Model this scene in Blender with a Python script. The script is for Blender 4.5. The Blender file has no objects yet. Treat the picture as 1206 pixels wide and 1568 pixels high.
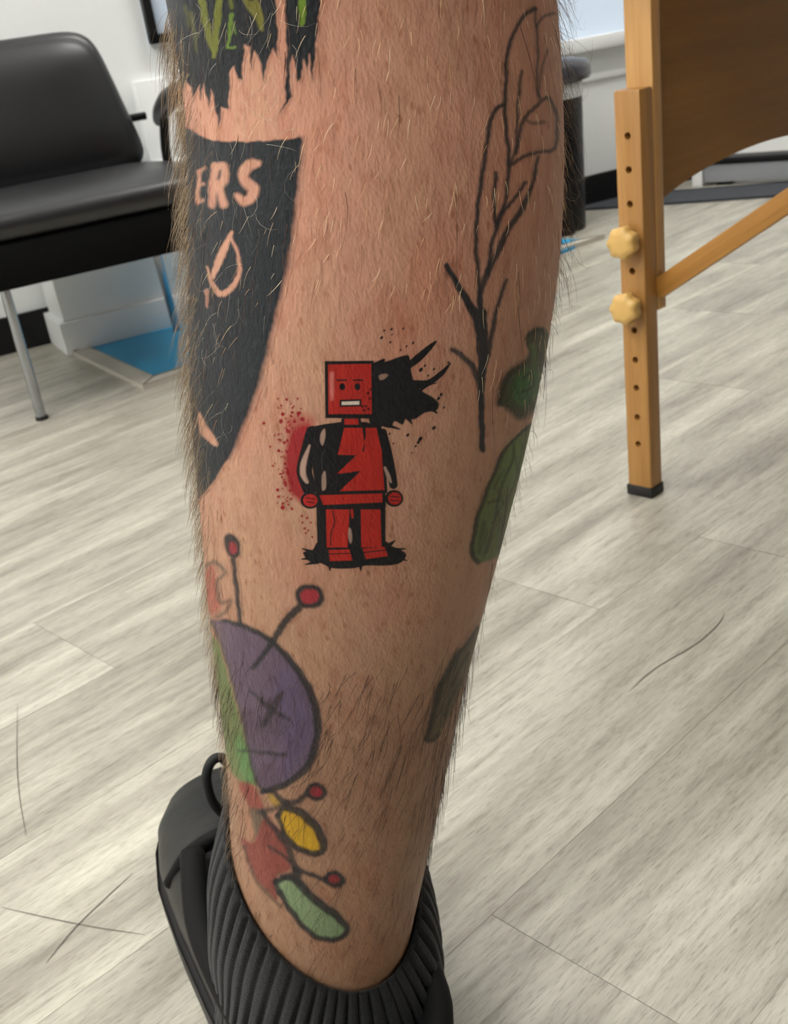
import bpy, bmesh, math, random
import numpy as np
from mathutils import Vector, Matrix

# ------------------------------------------------------------------ camera
SC = bpy.context.scene
COL = SC.collection
IW, IH = 1206, 1568
FPX, CAM_H = 1700.0, 0.52
PITCH, ROLL = math.radians(23.7), math.radians(9.3)
FW = np.array([0, math.cos(PITCH), -math.sin(PITCH)])
_r0 = np.array([1.0, 0, 0]); _u0 = np.cross(_r0, FW)
RT = math.cos(ROLL) * _r0 - math.sin(ROLL) * _u0
UP = math.sin(ROLL) * _r0 + math.cos(ROLL) * _u0
CAM = np.array([0, 0, CAM_H])
cd = bpy.data.cameras.new('camera'); cam = bpy.data.objects.new('camera', cd); COL.objects.link(cam)
cd.sensor_fit = 'VERTICAL'; cd.sensor_height = 36.0; cd.lens = FPX / IH * 36.0
cd.clip_start = 0.02
cam.matrix_world = Matrix(((RT[0], UP[0], -FW[0], 0), (RT[1], UP[1], -FW[1], 0), (RT[2], UP[2], -FW[2], CAM_H), (0, 0, 0, 1)))
cd.dof.use_dof = True; cd.dof.focus_distance = 0.36; cd.dof.aperture_fstop = 36
SC.camera = cam
SC.view_settings.view_transform = 'Standard'; SC.view_settings.look = 'None'
SC.view_settings.exposure = 0.12; SC.view_settings.gamma = 1.0; SC.view_settings.use_curve_mapping = False
world = bpy.data.worlds.new('world'); SC.world = world; world.use_nodes = True
world.node_tree.nodes['Background'].inputs[0].default_value = (0.9, 0.95, 1, 1)
world.node_tree.nodes['Background'].inputs[1].default_value = 0.3
PANEL_POWER = 14.0          # radiance of the ceiling panels' diffusers
PANELS = [(-2.2, 0.2), (-1.1, 0.9), (0.9, 2.2), (-2.1, -1.2), (-1.0, -0.9)]
PANEL_SIZE = (1.2, 0.6)
CEIL = 2.5

def ray(x, y): return FW + RT * ((x - IW / 2) / FPX) - UP * ((y - IH / 2) / FPX)
def onz(x, y, z=0.0):
    d = ray(x, y); return CAM + d * ((z - CAM_H) / d[2])
def onplane(x, y, p, n):
    d = ray(x, y); return CAM + d * (np.dot(np.asarray(p) - CAM, n) / np.dot(d, n))
def project(P):
    v = np.asarray(P, float) - CAM; z = v @ FW
    return IW / 2 + FPX * (v @ RT) / z, IH / 2 - FPX * (v @ UP) / z

# ------------------------------------------------------------------ helpers
def lin(c, k=1.0):
    return tuple(min(1.0, k * ((v / 255 / 12.92) if v / 255 <= .04045 else ((v / 255 + .055) / 1.055) ** 2.4)) for v in c)
def rgba(c, k=1.0): return (*lin(c, k), 1)
class NT:
    def __init__(s, name):
        s.m = bpy.data.materials.new(name); s.m.use_nodes = True; s.t = s.m.node_tree
        s.b = s.t.nodes['Principled BSDF']
    def n(s, kind, **kw):
        o = s.t.nodes.new(kind)
        for k, v in kw.items():
            if k in o.inputs.keys(): o.inputs[k].default_value = v
            else: setattr(o, k, v)
        return o
    def l(s, a, b): s.t.links.new(a, b)
    def mapping(s, scale, coord='Object', vec=None, rot=(0, 0, 0)):
        m = s.n('ShaderNodeMapping'); m.inputs['Scale'].default_value = scale; m.inputs['Rotation'].default_value = rot
        if vec is None: vec = s.n('ShaderNodeTexCoord').outputs[coord]
        s.l(vec, m.inputs['Vector']); return m.outputs[0]
    def noise(s, vec, scale, detail=4, rough=.55):
        o = s.n('ShaderNodeTexNoise', Scale=scale, Detail=detail, Roughness=rough); s.l(vec, o.inputs['Vector']); return o.outputs['Fac']
    def ramp(s, fac, stops):
        o = s.n('ShaderNodeValToRGB'); cr = o.color_ramp
        while len(cr.elements) < len(stops): cr.elements.new(.5)
        for e, (p, c) in zip(cr.elements, stops): e.position = p; e.color = c
        s.l(fac, o.inputs[0]); return o.outputs[0]
    def mix(s, fac, a, b, mode='MIX'):
        o = s.n('ShaderNodeMix', data_type='RGBA', blend_type=mode)
        for i, v in ((0, fac), (6, a), (7, b)):
            if hasattr(v, 'links'): s.l(v, o.inputs[i])
            else: o.inputs[i].default_value = v
        return o.outputs[2]
    def bump(s, h, strength, dist, prev=None):
        o = s.n('ShaderNodeBump', Strength=strength, Distance=dist); s.l(h, o.inputs['Height'])
        if prev is not None: s.l(prev, o.inputs['Normal'])
        return o.outputs[0]
def plain(name, c, rough=.5, metal=0.0, noise=0.0, spec=.5, coat=0.0, bump=0.0, scale=40):
    k = NT(name); b = k.b
    b.inputs['Roughness'].default_value = rough; b.inputs['Metallic'].default_value = metal
    b.inputs['Specular IOR Level'].default_value = spec; b.inputs['Coat Weight'].default_value = coat
    v = k.mapping((1, 1, 1)); f = k.noise(v, scale)
    base = rgba(c)
    k.l(k.mix(f, tuple(x * (1 - noise) for x in base[:3]) + (1,), tuple(min(1, x * (1 + noise)) for x in base[:3]) + (1,)), b.inputs['Base Color'])
    if bump: k.l(k.bump(f, bump, .002), b.inputs['Normal'])
    return k.m

def link(name, me, mat=None, parent=None, smooth=True):
    o = bpy.data.objects.new(name, me); COL.objects.link(o)
    if mat is not None and not me.materials: me.materials.append(mat)
    if parent is not None: o.parent = parent
    if smooth:
        me.polygons.foreach_set('use_smooth', np.ones(len(me.polygons), bool))
    return o
def bm_obj(name, bm, mat=None, parent=None, smooth=False, autosmooth=None):
    bmesh.ops.recalc_face_normals(bm, faces=bm.faces)
    if autosmooth is not None:
        for f in bm.faces: f.smooth = True
        for e in bm.edges:
            if len(e.link_faces) == 2 and e.calc_face_angle(0) > math.radians(autosmooth): e.smooth = False
    me = bpy.data.meshes.new(name); bm.to_mesh(me); bm.free()
    o = link(name, me, mat, parent, smooth=False)
    if smooth: me.polygons.foreach_set('use_smooth', np.ones(len(me.polygons), bool))
    return o
def tag(o, label=None, cat=None, group=None, kind=None):
    for k, v in (('label', label), ('category', cat), ('group', group), ('kind', kind)):
        if v: o[k] = v
    return o
def empty(name, loc=(0, 0, 0), rz=0.0):
    o = bpy.data.objects.new(name, None); COL.objects.link(o); o.location = loc; o.rotation_euler = (0, 0, rz); o.empty_display_size = .05
    return o
def box(bm, lo, hi, M=None, bevel=0.0, seg=2):
    vs = [bm.verts.new((x, y, z)) for z in (lo[2], hi[2]) for y in (lo[1], hi[1]) for x in (lo[0], hi[0])]
    fs = [bm.faces.new([vs[i] for i in q]) for q in ((0, 2, 3, 1), (4, 5, 7, 6), (0, 1, 5, 4), (2, 6, 7, 3), (0, 4, 6, 2), (1, 3, 7, 5))]
    if bevel:
        es = list({e for f in fs for e in f.edges})
        r = bmesh.ops.bevel(bm, geom=es, offset=bevel, segments=seg, profile=.5, affect='EDGES')
        vs = list({v for f in r['faces'] for v in f.verts} | {v for v in vs if v.is_valid})
    if M is not None: bmesh.ops.transform(bm, matrix=M, verts=[v for v in vs if v.is_valid])
    return vs
def boxo(name, lo, hi, mat, parent=None, bevel=.002, M=None, seg=2):
    bm = bmesh.new(); box(bm, lo, hi, M, bevel, seg); return bm_obj(name, bm, mat, parent, autosmooth=40)
def tube(bm, pts, rad, n=10, cap=True):
    pts = [Vector(p) for p in pts]; rings = []
    rad = rad if hasattr(rad, '__len__') else [rad] * len(pts)
    up = None
    for i, p in enumerate(pts):
        d = (pts[min(i + 1, len(pts) - 1)] - pts[max(i - 1, 0)]).normalized()
        if up is None: up = d.orthogonal().normalized()
        up = (up - d * up.dot(d)).normalized(); sd = d.cross(up)
        rings.append([bm.verts.new(p + (up * math.cos(a) + sd * math.sin(a)) * rad[i]) for a in (2 * math.pi * k / n for k in range(n))])
    for a, b in zip(rings, rings[1:]):
        for k in range(n): bm.faces.new((a[k], a[(k + 1) % n], b[(k + 1) % n], b[k]))
    if cap: bm.faces.new(rings[0][::-1]); bm.faces.new(rings[-1])
def tubeo(name, pts, rad, mat, parent=None, n=12):
    bm = bmesh.new(); tube(bm, pts, rad, n); return bm_obj(name, bm, mat, parent, autosmooth=50)
def smooth_path(pts, k=6):
    P = [np.asarray(p, float) for p in pts]; out = []
    for i in range(len(P) - 1):
        a, b, c, d = P[max(i - 1, 0)], P[i], P[i + 1], P[min(i + 2, len(P) - 1)]
        for t in np.linspace(0, 1, k, endpoint=False):
            out.append(.5 * (2 * b + (c - a) * t + (2 * a - 5 * b + 4 * c - d) * t * t + (3 * b - a - 3 * c + d) * t ** 3))
    return out + [P[-1]]
def grid_mesh(name, V, nu, nv, wrap):
    """V: (nv, nu, 3) rows; quads between rows."""
    j, i = np.meshgrid(np.arange(nv - 1), np.arange(nu if wrap else nu - 1), indexing='ij')
    i2 = (i + 1) % nu
    Q = np.stack([j * nu + i, j * nu + i2, (j + 1) * nu + i2, (j + 1) * nu + i], -1).reshape(-1, 4)
    return np_mesh(name, V.reshape(-1, 3), Q)
def np_mesh(name, V, Q, extra=()):
    me = bpy.data.meshes.new(name); k = Q.shape[1]
    me.vertices.add(len(V)); me.vertices.foreach_set('co', np.ascontiguousarray(V, np.float32).ravel())
    loops = np.concatenate([Q.ravel()] + [np.asarray(e) for e in extra]).astype(np.int32)
    starts = np.concatenate([np.arange(len(Q)) * k, len(Q) * k + np.cumsum([0] + [len(e) for e in extra])[:-1]]).astype(np.int32)
    me.loops.add(len(loops)); me.loops.foreach_set('vertex_index', loops)
    me.polygons.add(len(starts)); me.polygons.foreach_set('loop_start', starts)
    me.update(calc_edges=True); me.validate()
    return me
def colour_attr(me, C):
    a = me.color_attributes.new('ink', 'FLOAT_COLOR', 'POINT')
    a.data.foreach_set('color', np.ascontiguousarray(C, np.float32).ravel())

# ------------------------------------------------------------------ materials
M_WALL = plain('white wall paint', (238, 240, 240), .6, noise=.015, bump=.05, scale=120)
M_WALL2 = plain('bounce-cutting wall grey', (120, 122, 124), .65, noise=.02)  # grey given to the unseen side and front walls to cut bounced light
M_TRIM = plain('white gloss trim', (240, 242, 242), .35, noise=.01)
M_CEIL = plain('ceiling white', (225, 225, 222), .8, noise=.02)
M_BLACK = plain('black vinyl base', (14, 14, 16), .5, noise=.1, spec=.3)
M_LEATHER = plain('black leatherette', (10, 11, 15), .38, noise=.12, spec=.8, bump=.06, scale=300)
M_SKIRT = plain('matte black cloth', (10, 10, 11), .8, noise=.1, spec=.1)
M_PLASTIC = plain('black plastic', (7, 7, 8), .4, noise=.1, spec=.25)
M_CHROME = plain('chrome', (168, 172, 178), .10, metal=1.0)
M_BLUE = plain('blue mat', (48, 150, 195), .45, noise=.06, scale=6)
M_BORDER = plain('beige border strip', (186, 180, 168), .5, noise=.08, scale=30)
M_DARKMAT = plain('charcoal mat', (58, 60, 66), .9, noise=.25, scale=250, bump=.4)
M_RUBBER = plain('black rubber', (20, 18, 18), .6, noise=.1)
M_GREY = plain('grey enamel', (150, 152, 156), .45, noise=.04)
M_BAG = plain('white bin bag', (225, 228, 230), .35, noise=.03)
M_BROWN = plain('dark brown panel', (58, 38, 34), .5, noise=.15)
M_KNOB = plain('cream plastic knob', (208, 168, 98), .4, noise=.03, scale=60)
M_HOLE = plain('painted hole shade', (30, 18, 10), .8)
M_SHOE = plain('black shoe leather', (13, 14, 16), .46, noise=.25, scale=60, bump=.25, spec=.35)
M_SHOE2 = plain('black shoe lining', (9, 9, 10), .75, noise=.2, scale=80, spec=.2)
M_LACE = plain('black cord', (10, 10, 11), .7, noise=.2, scale=500)
def m_emit(name, c, s):
    k = NT(name); k.b.inputs['Base Color'].default_value = (.3, .32, .35, 1)
    k.b.inputs['Emission Color'].default_value = (*c, 1); k.b.inputs['Emission Strength'].default_value = s; return k.m
M_DIFFUSER = m_emit('lit diffuser', (1.0, .975, .93), PANEL_POWER)
M_PANE = m_emit('daylit frosted glass', (.72, .86, 1.0), .52)
M_GLASSPIC = plain('pale blue print', (205, 218, 235), .15, noise=.08, scale=8)

def m_plank():
    k = NT('greige vinyl plank')
    oi = k.n('ShaderNodeObjectInfo'); tc = k.n('ShaderNodeTexCoord')
    off = k.n('ShaderNodeVectorMath', operation='SCALE'); comb = k.n('ShaderNodeCombineXYZ')
    for i in range(3): k.l(oi.outputs['Random'], comb.inputs[i])
    k.l(comb.outputs[0], off.inputs[0]); off.inputs['Scale'].default_value = 37.0
    add = k.n('ShaderNodeVectorMath', operation='ADD'); k.l(tc.outputs['Object'], add.inputs[0]); k.l(off.outputs[0], add.inputs[1])
    v = add.outputs[0]
    broad = k.noise(k.mapping((3.0, 22, 1), vec=v), 1.0, 4, .6)
    streak = k.noise(k.mapping((16, 170, 1), vec=v), 1.0, 6, .72)
    fine = k.noise(k.mapping((75, 800, 1), vec=v), 1.0, 4, .7)
    blotch = k.noise(k.mapping((22, 60, 1), vec=v), 1.0, 6, .75)
    c = k.ramp(broad, [(.28, rgba((136, 131, 121))), (.5, rgba((168, 164, 152))), (.72, rgba((196, 193, 180)))])
    s = k.ramp(streak, [(.30, (.68, .66, .63, 1)), (.46, (.98, .98, .98, 1)), (.62, (1.10, 1.10, 1.09, 1)), (.75, (1.18, 1.18, 1.17, 1))])
    c = k.mix(.9, c, s, 'MULTIPLY')
    f = k.ramp(fine, [(.32, (.50, .48, .45, 1)), (.46, (1, 1, 1, 1)), (.66, (1.12, 1.12, 1.11, 1))])
    c = k.mix(.75, c, f, 'MULTIPLY')
    b = k.ramp(blotch, [(.3, (.80, .79, .76, 1)), (.48, (1, 1, 1, 1))])
    c = k.mix(.75, c, b, 'MULTIPLY')
    tone = k.ramp(oi.outputs['Random'], [(0, (.93, .925, .915, 1)), (.5, (.98, .98, .98, 1)), (1, (1.0, .995, .985, 1))])
    c = k.mix(1.0, c, tone, 'MULTIPLY')
    k.l(c, k.b.inputs['Base Color'])
    r = k.ramp(streak, [(.3, (.44,) * 3 + (1,)), (.7, (.30,) * 3 + (1,))]); k.l(r, k.b.inputs['Roughness'])
    k.b.inputs['Specular IOR Level'].default_value = .45
    k.l(k.bump(fine, .35, .0006, k.bump(streak, .25, .001)), k.b.inputs['Normal'])
    return k.m
M_PLANK = m_plank()
M_SLAB = plain('floor underlay', (90, 86, 80), .8, noise=.1)

def m_wood(name, c1, c2, rough=.4, axis='Z', scale=1.0):
    k = NT(name); s = {'Z': (60, 60, 3), 'X': (3, 60, 60)}[axis]
    v = k.mapping(tuple(x * scale for x in s))
    n1 = k.noise(v, 1.0, 5, .6); n2 = k.noise(k.mapping(tuple(x * 5 * scale for x in s)), 1.0, 3, .6)
    c = k.ramp(n1, [(.3, rgba(c1)), (.7, rgba(c2))])
    c = k.mix(.35, c, k.ramp(n2, [(.35, (.72, .66, .6, 1)), (.6, (1, 1, 1, 1))]), 'MULTIPLY')
    k.l(c, k.b.inputs['Base Color']); k.b.inputs['Roughness'].default_value = rough
    k.l(k.bump(n2, .06, .001), k.b.inputs['Normal']); return k.m
M_WOOD = m_wood('varnished beech', (160, 114, 58), (180, 134, 74))
M_WOODP = m_wood('golden beech post', (184, 136, 76), (202, 158, 98))
M_PLY = m_wood('brown plywood', (136, 92, 18), (156, 108, 26), .45, 'X', .5)
M_BRACE = m_wood('beech brace', (158, 110, 48), (178, 128, 62), .45, 'X')

# skin: the same colours and relief on the bare leg and under the tattoos
def skin_graph(k, tattoo):
    b = k.b
    tc = k.n('ShaderNodeTexCoord'); v = tc.outputs['Object']
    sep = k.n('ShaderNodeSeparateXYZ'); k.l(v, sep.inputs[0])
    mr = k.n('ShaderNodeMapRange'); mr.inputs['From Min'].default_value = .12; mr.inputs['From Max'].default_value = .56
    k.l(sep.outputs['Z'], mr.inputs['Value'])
    base = k.ramp(mr.outputs[0], [(0, rgba((152, 117, 93))), (.3, rgba((156, 119, 96))), (.6, rgba((180, 135, 112))), (.85, rgba((196, 143, 121))), (1, rgba((190, 140, 117)))])  # tan lower leg, with shade towards the ankle also put into the colour
    n1 = k.noise(k.mapping((1, 1, .6), vec=v), 28, 4, .6)
    c = k.mix(.75, base, k.ramp(n1, [(.3, (1.0, .82, .77, 1)), (.5, (1, 1, 1, 1)), (.7, (.94, 1.02, .96, 1))]), 'MULTIPLY')
    n2 = k.noise(k.mapping((1, 1, .45), vec=v), 190, 4, .65)
    c = k.mix(.75, c, k.ramp(n2, [(.3, (.80, .66, .60, 1)), (.50, (1, 1, 1, 1)), (.7, (1.1, 1.1, 1.08, 1))]), 'MULTIPLY')
    vo = k.n('ShaderNodeTexVoronoi', Scale=250.0); k.l(k.mapping((1, 1, .55), vec=v), vo.inputs['Vector'])
    n3 = k.noise(v, 60, 2)
    dots = k.ramp(vo.outputs['Distance'], [(.10, (.74, .64, .58, 1)), (.26, (1, 1, 1, 1))])
    c = k.mix(k.ramp(n3, [(.38, (.15, .15, .15, 1)), (.58, (1, 1, 1, 1))]), c, dots, 'MULTIPLY')
    if tattoo:
        at = k.n('ShaderNodeAttribute'); at.attribute_name = 'ink'
        inkc = k.mix(.35, at.outputs['Color'], k.ramp(n2, [(.3, (.62, .62, .62, 1)), (.6, (1.1, 1.1, 1.1, 1))]), 'MULTIPLY')
        c = k.mix(at.outputs['Alpha'], c, inkc)
    k.l(c, b.inputs['Base Color'])
    b.inputs['Roughness'].default_value = .46; b.inputs['Specular IOR Level'].default_value = .22
    h = k.noise(k.mapping((1, 1, .5), vec=v), 420, 3, .6)
    v2 = k.n('ShaderNodeTexVoronoi', Scale=900.0); k.l(k.mapping((1, 1, .6), vec=v), v2.inputs['Vector'])
    lump = k.noise(k.mapping((1, 1, .8), vec=v), 70, 3)
    k.l(k.bump(v2.outputs['Distance'], .25, .0006, k.bump(h, .5, .0010, k.bump(lump, .22, .003))), b.inputs['Normal'])
    return k.m
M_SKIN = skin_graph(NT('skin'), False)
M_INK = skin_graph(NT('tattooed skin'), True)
def m_hair():
    k = NT('leg hair'); at = k.n('ShaderNodeAttribute'); at.attribute_name = 'ink'
    k.l(at.outputs['Color'], k.b.inputs['Base Color']); k.b.inputs['Roughness'].default_value = .42
    k.b.inputs['Specular IOR Level'].default_value = .55; return k.m
M_HAIR = m_hair()
def m_sock():
    k = NT('charcoal ribbed knit'); v = k.mapping((1, 1, 1)); n = k.noise(v, 900, 3); n2 = k.noise(v, 60, 3)
    c = k.mix(n2, rgba((10, 11, 12)), rgba((24, 25, 28))); c = k.mix(.5, c, k.ramp(n, [(.3, (.5, .5, .5, 1)), (.65, (1.2, 1.2, 1.2, 1))]), 'MULTIPLY')
    k.l(c, k.b.inputs['Base Color']); k.b.inputs['Roughness'].default_value = .95; k.b.inputs['Sheen Weight'].default_value = .08
    k.l(k.bump(n, .6, .0012), k.b.inputs['Normal']); return k.m
M_SOCK = m_sock()

# ------------------------------------------------------------------ the room
BL = onz(62, 528)[:2]; BR = onz(897, 315)[:2]
WD = (BR - BL) / np.linalg.norm(BR - BL); WN = np.array([-WD[1], WD[0]])         # along the back wall / into it
_P1, _P2 = onz(1040, 268)[:2], onz(1206, 250)[:2]
RD = (_P2 - _P1) / np.linalg.norm(_P2 - _P1)
CORNER = BL + WD * float(np.linalg.solve(np.array([WD, -RD]).T, _P1 - BL)[0])
W0 = BL - WD * 2.6; RE = CORNER + RD * 2.6
ROOM = [W0, CORNER, RE, np.array([RE[0], -2.6]), np.array([W0[0], -2.6])]
def wall(name, a, b, z0=0.0, z1=CEIL, t=.08, mat=M_WALL, off=0.0, kind='structure', parent=None):
    d = (b - a) / np.linalg.norm(b - a); n = np.array([-d[1], d[0]])
    bm = bmesh.new(); L = np.linalg.norm(b - a)
    box(bm, (0, off, z0), (L, off + t, z1), Matrix.Translation((a[0], a[1], 0)) @ Matrix.Rotation(math.atan2(d[1], d[0]), 4, 'Z'), bevel=.003 if t < .05 else 0)
    o = bm_obj(name, bm, mat, parent)
    if kind: o['kind'] = kind
    return o
wall('wall_back', W0, CORNER)
wall('wall_right', CORNER, RE)
wall('wall_side', RE, ROOM[3], mat=M_WALL2); wall('wall_front', ROOM[3], ROOM[4], mat=M_WALL2); wall('wall_left', ROOM[4], W0)
wall('baseboard_back', W0, CORNER, 0, .075, .012, M_BLACK, -.012)
def poly_prism(name, pts, z0, z1, mat, parent=None, inset=0.0):
    bm = bmesh.new(); P = [Vector((p[0], p[1], 0)) for p in pts]
    a = [bm.verts.new((p.x, p.y, z0)) for p in P]; b = [bm.verts.new((p.x, p.y, z1)) for p in P]; n = len(P)
    bm.faces.new(a[::-1]); top = bm.faces.new(b)
    for i in range(n): bm.faces.new((a[i], a[(i + 1) % n], b[(i + 1) % n], b[i]))
    if inset:
        bmesh.ops.inset_region(bm, faces=[top], thickness=inset, depth=0, use_even_offset=True)
        for v in b: v.co.z -= inset
    return bm_obj(name, bm, mat, parent)
floor = poly_prism('floor', ROOM, -.06, -.0035, M_SLAB); floor['kind'] = 'structure'
ceil = poly_prism('ceiling', ROOM, CEIL, CEIL + .06, M_CEIL); ceil['kind'] = 'structure'
# planks, one by one, running at 36 degrees
ANG = math.radians(41); PW, PL = .165, 1.22
PD = np.array([math.cos(ANG), math.sin(ANG)]); PN = np.array([-PD[1], PD[0]])
def clip(poly, a, b):                      # keep the right-hand side of a->b (the room runs clockwise)
    out = []; d = b - a; n = np.array([d[1], -d[0]]) / np.linalg.norm(d)
    for i in range(len(poly)):
        p, q = poly[i], poly[(i + 1) % len(poly)]; sp, sq = np.dot(p - a, n) - .002, np.dot(q - a, n) - .002
        if sp >= 0: out.append(p)
        if sp * sq < 0: out.append(p + (q - p) * sp / (sp - sq))
    return out
rnd = random.Random(5)
pmesh = {}
for r in range(-32, 32):
    x0 = -7 - rnd.random() * PL
    while x0 < 7:
        u0, u1, v0, v1 = x0, x0 + PL, r * PW + .062, (r + 1) * PW + .062
        x0 += PL
        c = PD * (u0 + u1) / 2 + PN * (v0 + v1) / 2
        g = .00004
        poly = [PD * u + PN * w for u, w in ((u0 + g, v0 + g), (u1 - g, v0 + g), (u1 - g, v1 - g), (u0 + g, v1 - g))]
        full = len(poly); cl = poly
        for i in range(5):
            if len(cl) >= 3: cl = clip(cl, ROOM[i], ROOM[(i + 1) % 5])
        if len(cl) < 3: continue
        loc = [((p - c) @ PD, (p - c) @ PN) for p in cl]
        key = tuple(round(t, 4) for q in loc for t in q)
        if key in pmesh:
            o = bpy.data.objects.new('plank', pmesh[key]); COL.objects.link(o); o.parent = floor
        else:
            o = poly_prism('plank', loc, -.0035, 0, M_PLANK, floor, inset=.00022); pmesh[key] = o.data
        o.location = (c[0], c[1], 0); o.rotation_euler = (0, 0, ANG)

# long scratches in the floor finish
M_SCR = plain('scratch in the floor finish', (92, 86, 78), .6, noise=.2, scale=200)
for w_, P in ((.0011, [(962, 1059), (1002, 1024), (1065, 986), (1099, 956), (1109, 938)]), (.0006, [(27, 1078), (26, 1160), (30, 1220), (40, 1280)]),
              (.0006, [(2, 1389), (120, 1415), (221, 1431)]), (.0009, [(70, 1475), (120, 1415), (203, 1337)])):
    C_ = [onz(x, y, .0002) for x, y in P]; C_ = smooth_path(C_, 6); bm = bmesh.new(); prev = None
    for i, p in enumerate(C_):
        d = C_[min(i + 1, len(C_) - 1)] - C_[max(i - 1, 0)]; n_ = np.array([-d[1], d[0], 0]) / np.linalg.norm(d); k_ = w_ * math.sin(math.pi * (i + .5) / len(C_)) / 2 + .0001
        cur = [bm.verts.new(p + n_ * k_), bm.verts.new(p - n_ * k_)]
        if prev: bm.faces.new((prev[0], prev[1], cur[1], cur[0]))
        prev = cur
    bm_obj('scratch', bm, M_SCR, floor)
# ceiling lights
for i, (x, y) in enumerate(PANELS):
    t = empty('ceiling_light', (x, y, CEIL))
    tag(t, ['ceiling light over the floor left of the chair', 'ceiling light between the chair and the tattooed leg', 'ceiling light nearest the white window',
            'rear ceiling light behind the viewer at far left', 'rear ceiling light behind the viewer, nearer the middle'][i], 'ceiling light', 'ceiling light panels')
    w, d = PANEL_SIZE[0] / 2, PANEL_SIZE[1] / 2
    boxo('diffuser', (-w, -d, -.012), (w, d, -.004), M_DIFFUSER, t, bevel=0)
    bm = bmesh.new()
    for lo, hi in (((-w - .03, -d - .03, -.02), (-w, d + .03, 0)), ((w, -d - .03, -.02), (w + .03, d + .03, 0)),
                   ((-w, -d - .03, -.02), (w, -d, 0)), ((-w, d, -.02), (w, d + .03, 0))): box(bm, lo, hi)
    bm_obj('frame', bm, M_TRIM, t)

# frosted window with white sill, right of the leg
WN3 = np.array([WN[0], WN[1], 0]); BL3 = np.array([BL[0], BL[1], 0])
def wallpt(x, y):                           # a point of the back wall as (distance along it, height)
    p = onplane(x, y, BL3, WN3); return float(np.dot(p[:2] - BL, WD)), float(p[2])
MW = Matrix.Translation((BL[0], BL[1], 0)) @ Matrix.Rotation(math.atan2(WD[1], WD[0]), 4, 'Z')
def wallbox(name, s0, s1, z0, z1, d0, d1, mat, parent=None, bevel=.002):
    return boxo(name, (s0, -d1, z0), (s1, -d0, z1), mat, parent, bevel, MW)
sw, zw = wallpt(862, 76); se = 1.84
win = wallbox('window_1', sw - .25, se, zw + .02, zw + .5, .0, .006, M_PANE, bevel=0); win['kind'] = 'structure'
wallbox('window_frame', sw - .27, sw - .25, zw + .02, zw + .52, 0, .02, M_TRIM, win)
wallbox('window_sill', sw - .3, se, zw - .012, zw + .02, 0, .035, M_TRIM, win)
_, zr = wallpt(930, 116)
o = wallbox('trim_1', sw - .3, se, zr - .004, zr + .012, 0, .008, M_TRIM); o['kind'] = 'structure'
# raised white panel behind the chair
s0, z0 = wallpt(200, 126)
o = wallbox('trim_2', s0, s0 + .62, .075, z0, 0, .02, M_TRIM, bevel=.003); o['kind'] = 'structure'
# picture frame
s0, z0 = wallpt(228, 69); s1 = s0 + .24
pf = wallbox('picture_frame', s0, s1, z0, z0 + .30, .0, .010, M_GLASSPIC, bevel=0)
tag(pf, 'black framed pale picture on the white wall above the chair', 'picture')
bm = bmesh.new()
for a, b, c, d in ((s0, s1, z0, z0 + .018), (s0, s1, z0 + .282, z0 + .30), (s0, s0 + .018, z0, z0 + .30), (s1 - .018, s1, z0, z0 + .30)):
    box(bm, (a, -.022, c), (b, -.0005, d), MW, .0015)
bm_obj('frame', bm, M_BLACK, pf)
# leaning dark brown board
s0, z0 = wallpt(262, 172)
bm = bmesh.new(); box(bm, (s0, -.045, .323), (s0 + .14, -.026, z0), MW, .002)
for u in (s0 + .01, s0 + .115): box(bm, (u, -.049, .33), (u + .012, -.0445, z0 - .01), MW)
tag(bm_obj('wooden_board', bm, M_BROWN), 'dark brown board standing on the white cabinet behind the armrest', 'board')

# white plinth cabinet at left
cA, cB = onz(104, 546)[:2], onz(275, 501)[:2]
cdv = WD; can = math.atan2(cdv[1], cdv[0])
cab = empty('cabinet', (cA[0], cA[1], 0), can); tag(cab, 'low white cabinet on a plinth behind the chair', 'cabinet')
boxo('plinth', (0, 0, 0), (.44, .163, .066), M_TRIM, cab, .002)
boxo('body', (.012, .014, .066), (.428, .158, .31), M_TRIM, cab, .002)
boxo('top', (.0, .0, .31), (.44, .163, .322), M_TRIM, cab, .003)
# blue mat with beige edging
a, b, d = onz(220, 597)[:2], onz(910, 370)[:2], onz(113, 544)[:2]
md = (b - a) / np.linalg.norm(b - a); mn = (d - a) / np.linalg.norm(d - a); ml = np.linalg.norm(b - a); mw = np.linalg.norm(d - a)
def matpt(u, v): return a + md * u + mn * v
mat = poly_prism('floor_mat', [matpt(.03, .03), onz(868, 386)[:2], onz(903, 370.5)[:2], onz(700, 367)[:2], matpt(.03, mw)], .0, .006, M_BLUE)
tag(mat, 'glossy blue floor mat with beige edging by the white cabinet', 'mat')
poly_prism('edging', [matpt(0, 0), matpt(.034, .034), matpt(.034, mw), matpt(0, mw)], .0, .010, M_BORDER, mat, .002)
poly_prism('edging', [matpt(0.0005, 0), matpt(ml + .03, -.004), matpt(ml - .03, .026), matpt(.0345, .034)], .0, .0098, M_BORDER, mat, .002)
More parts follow.
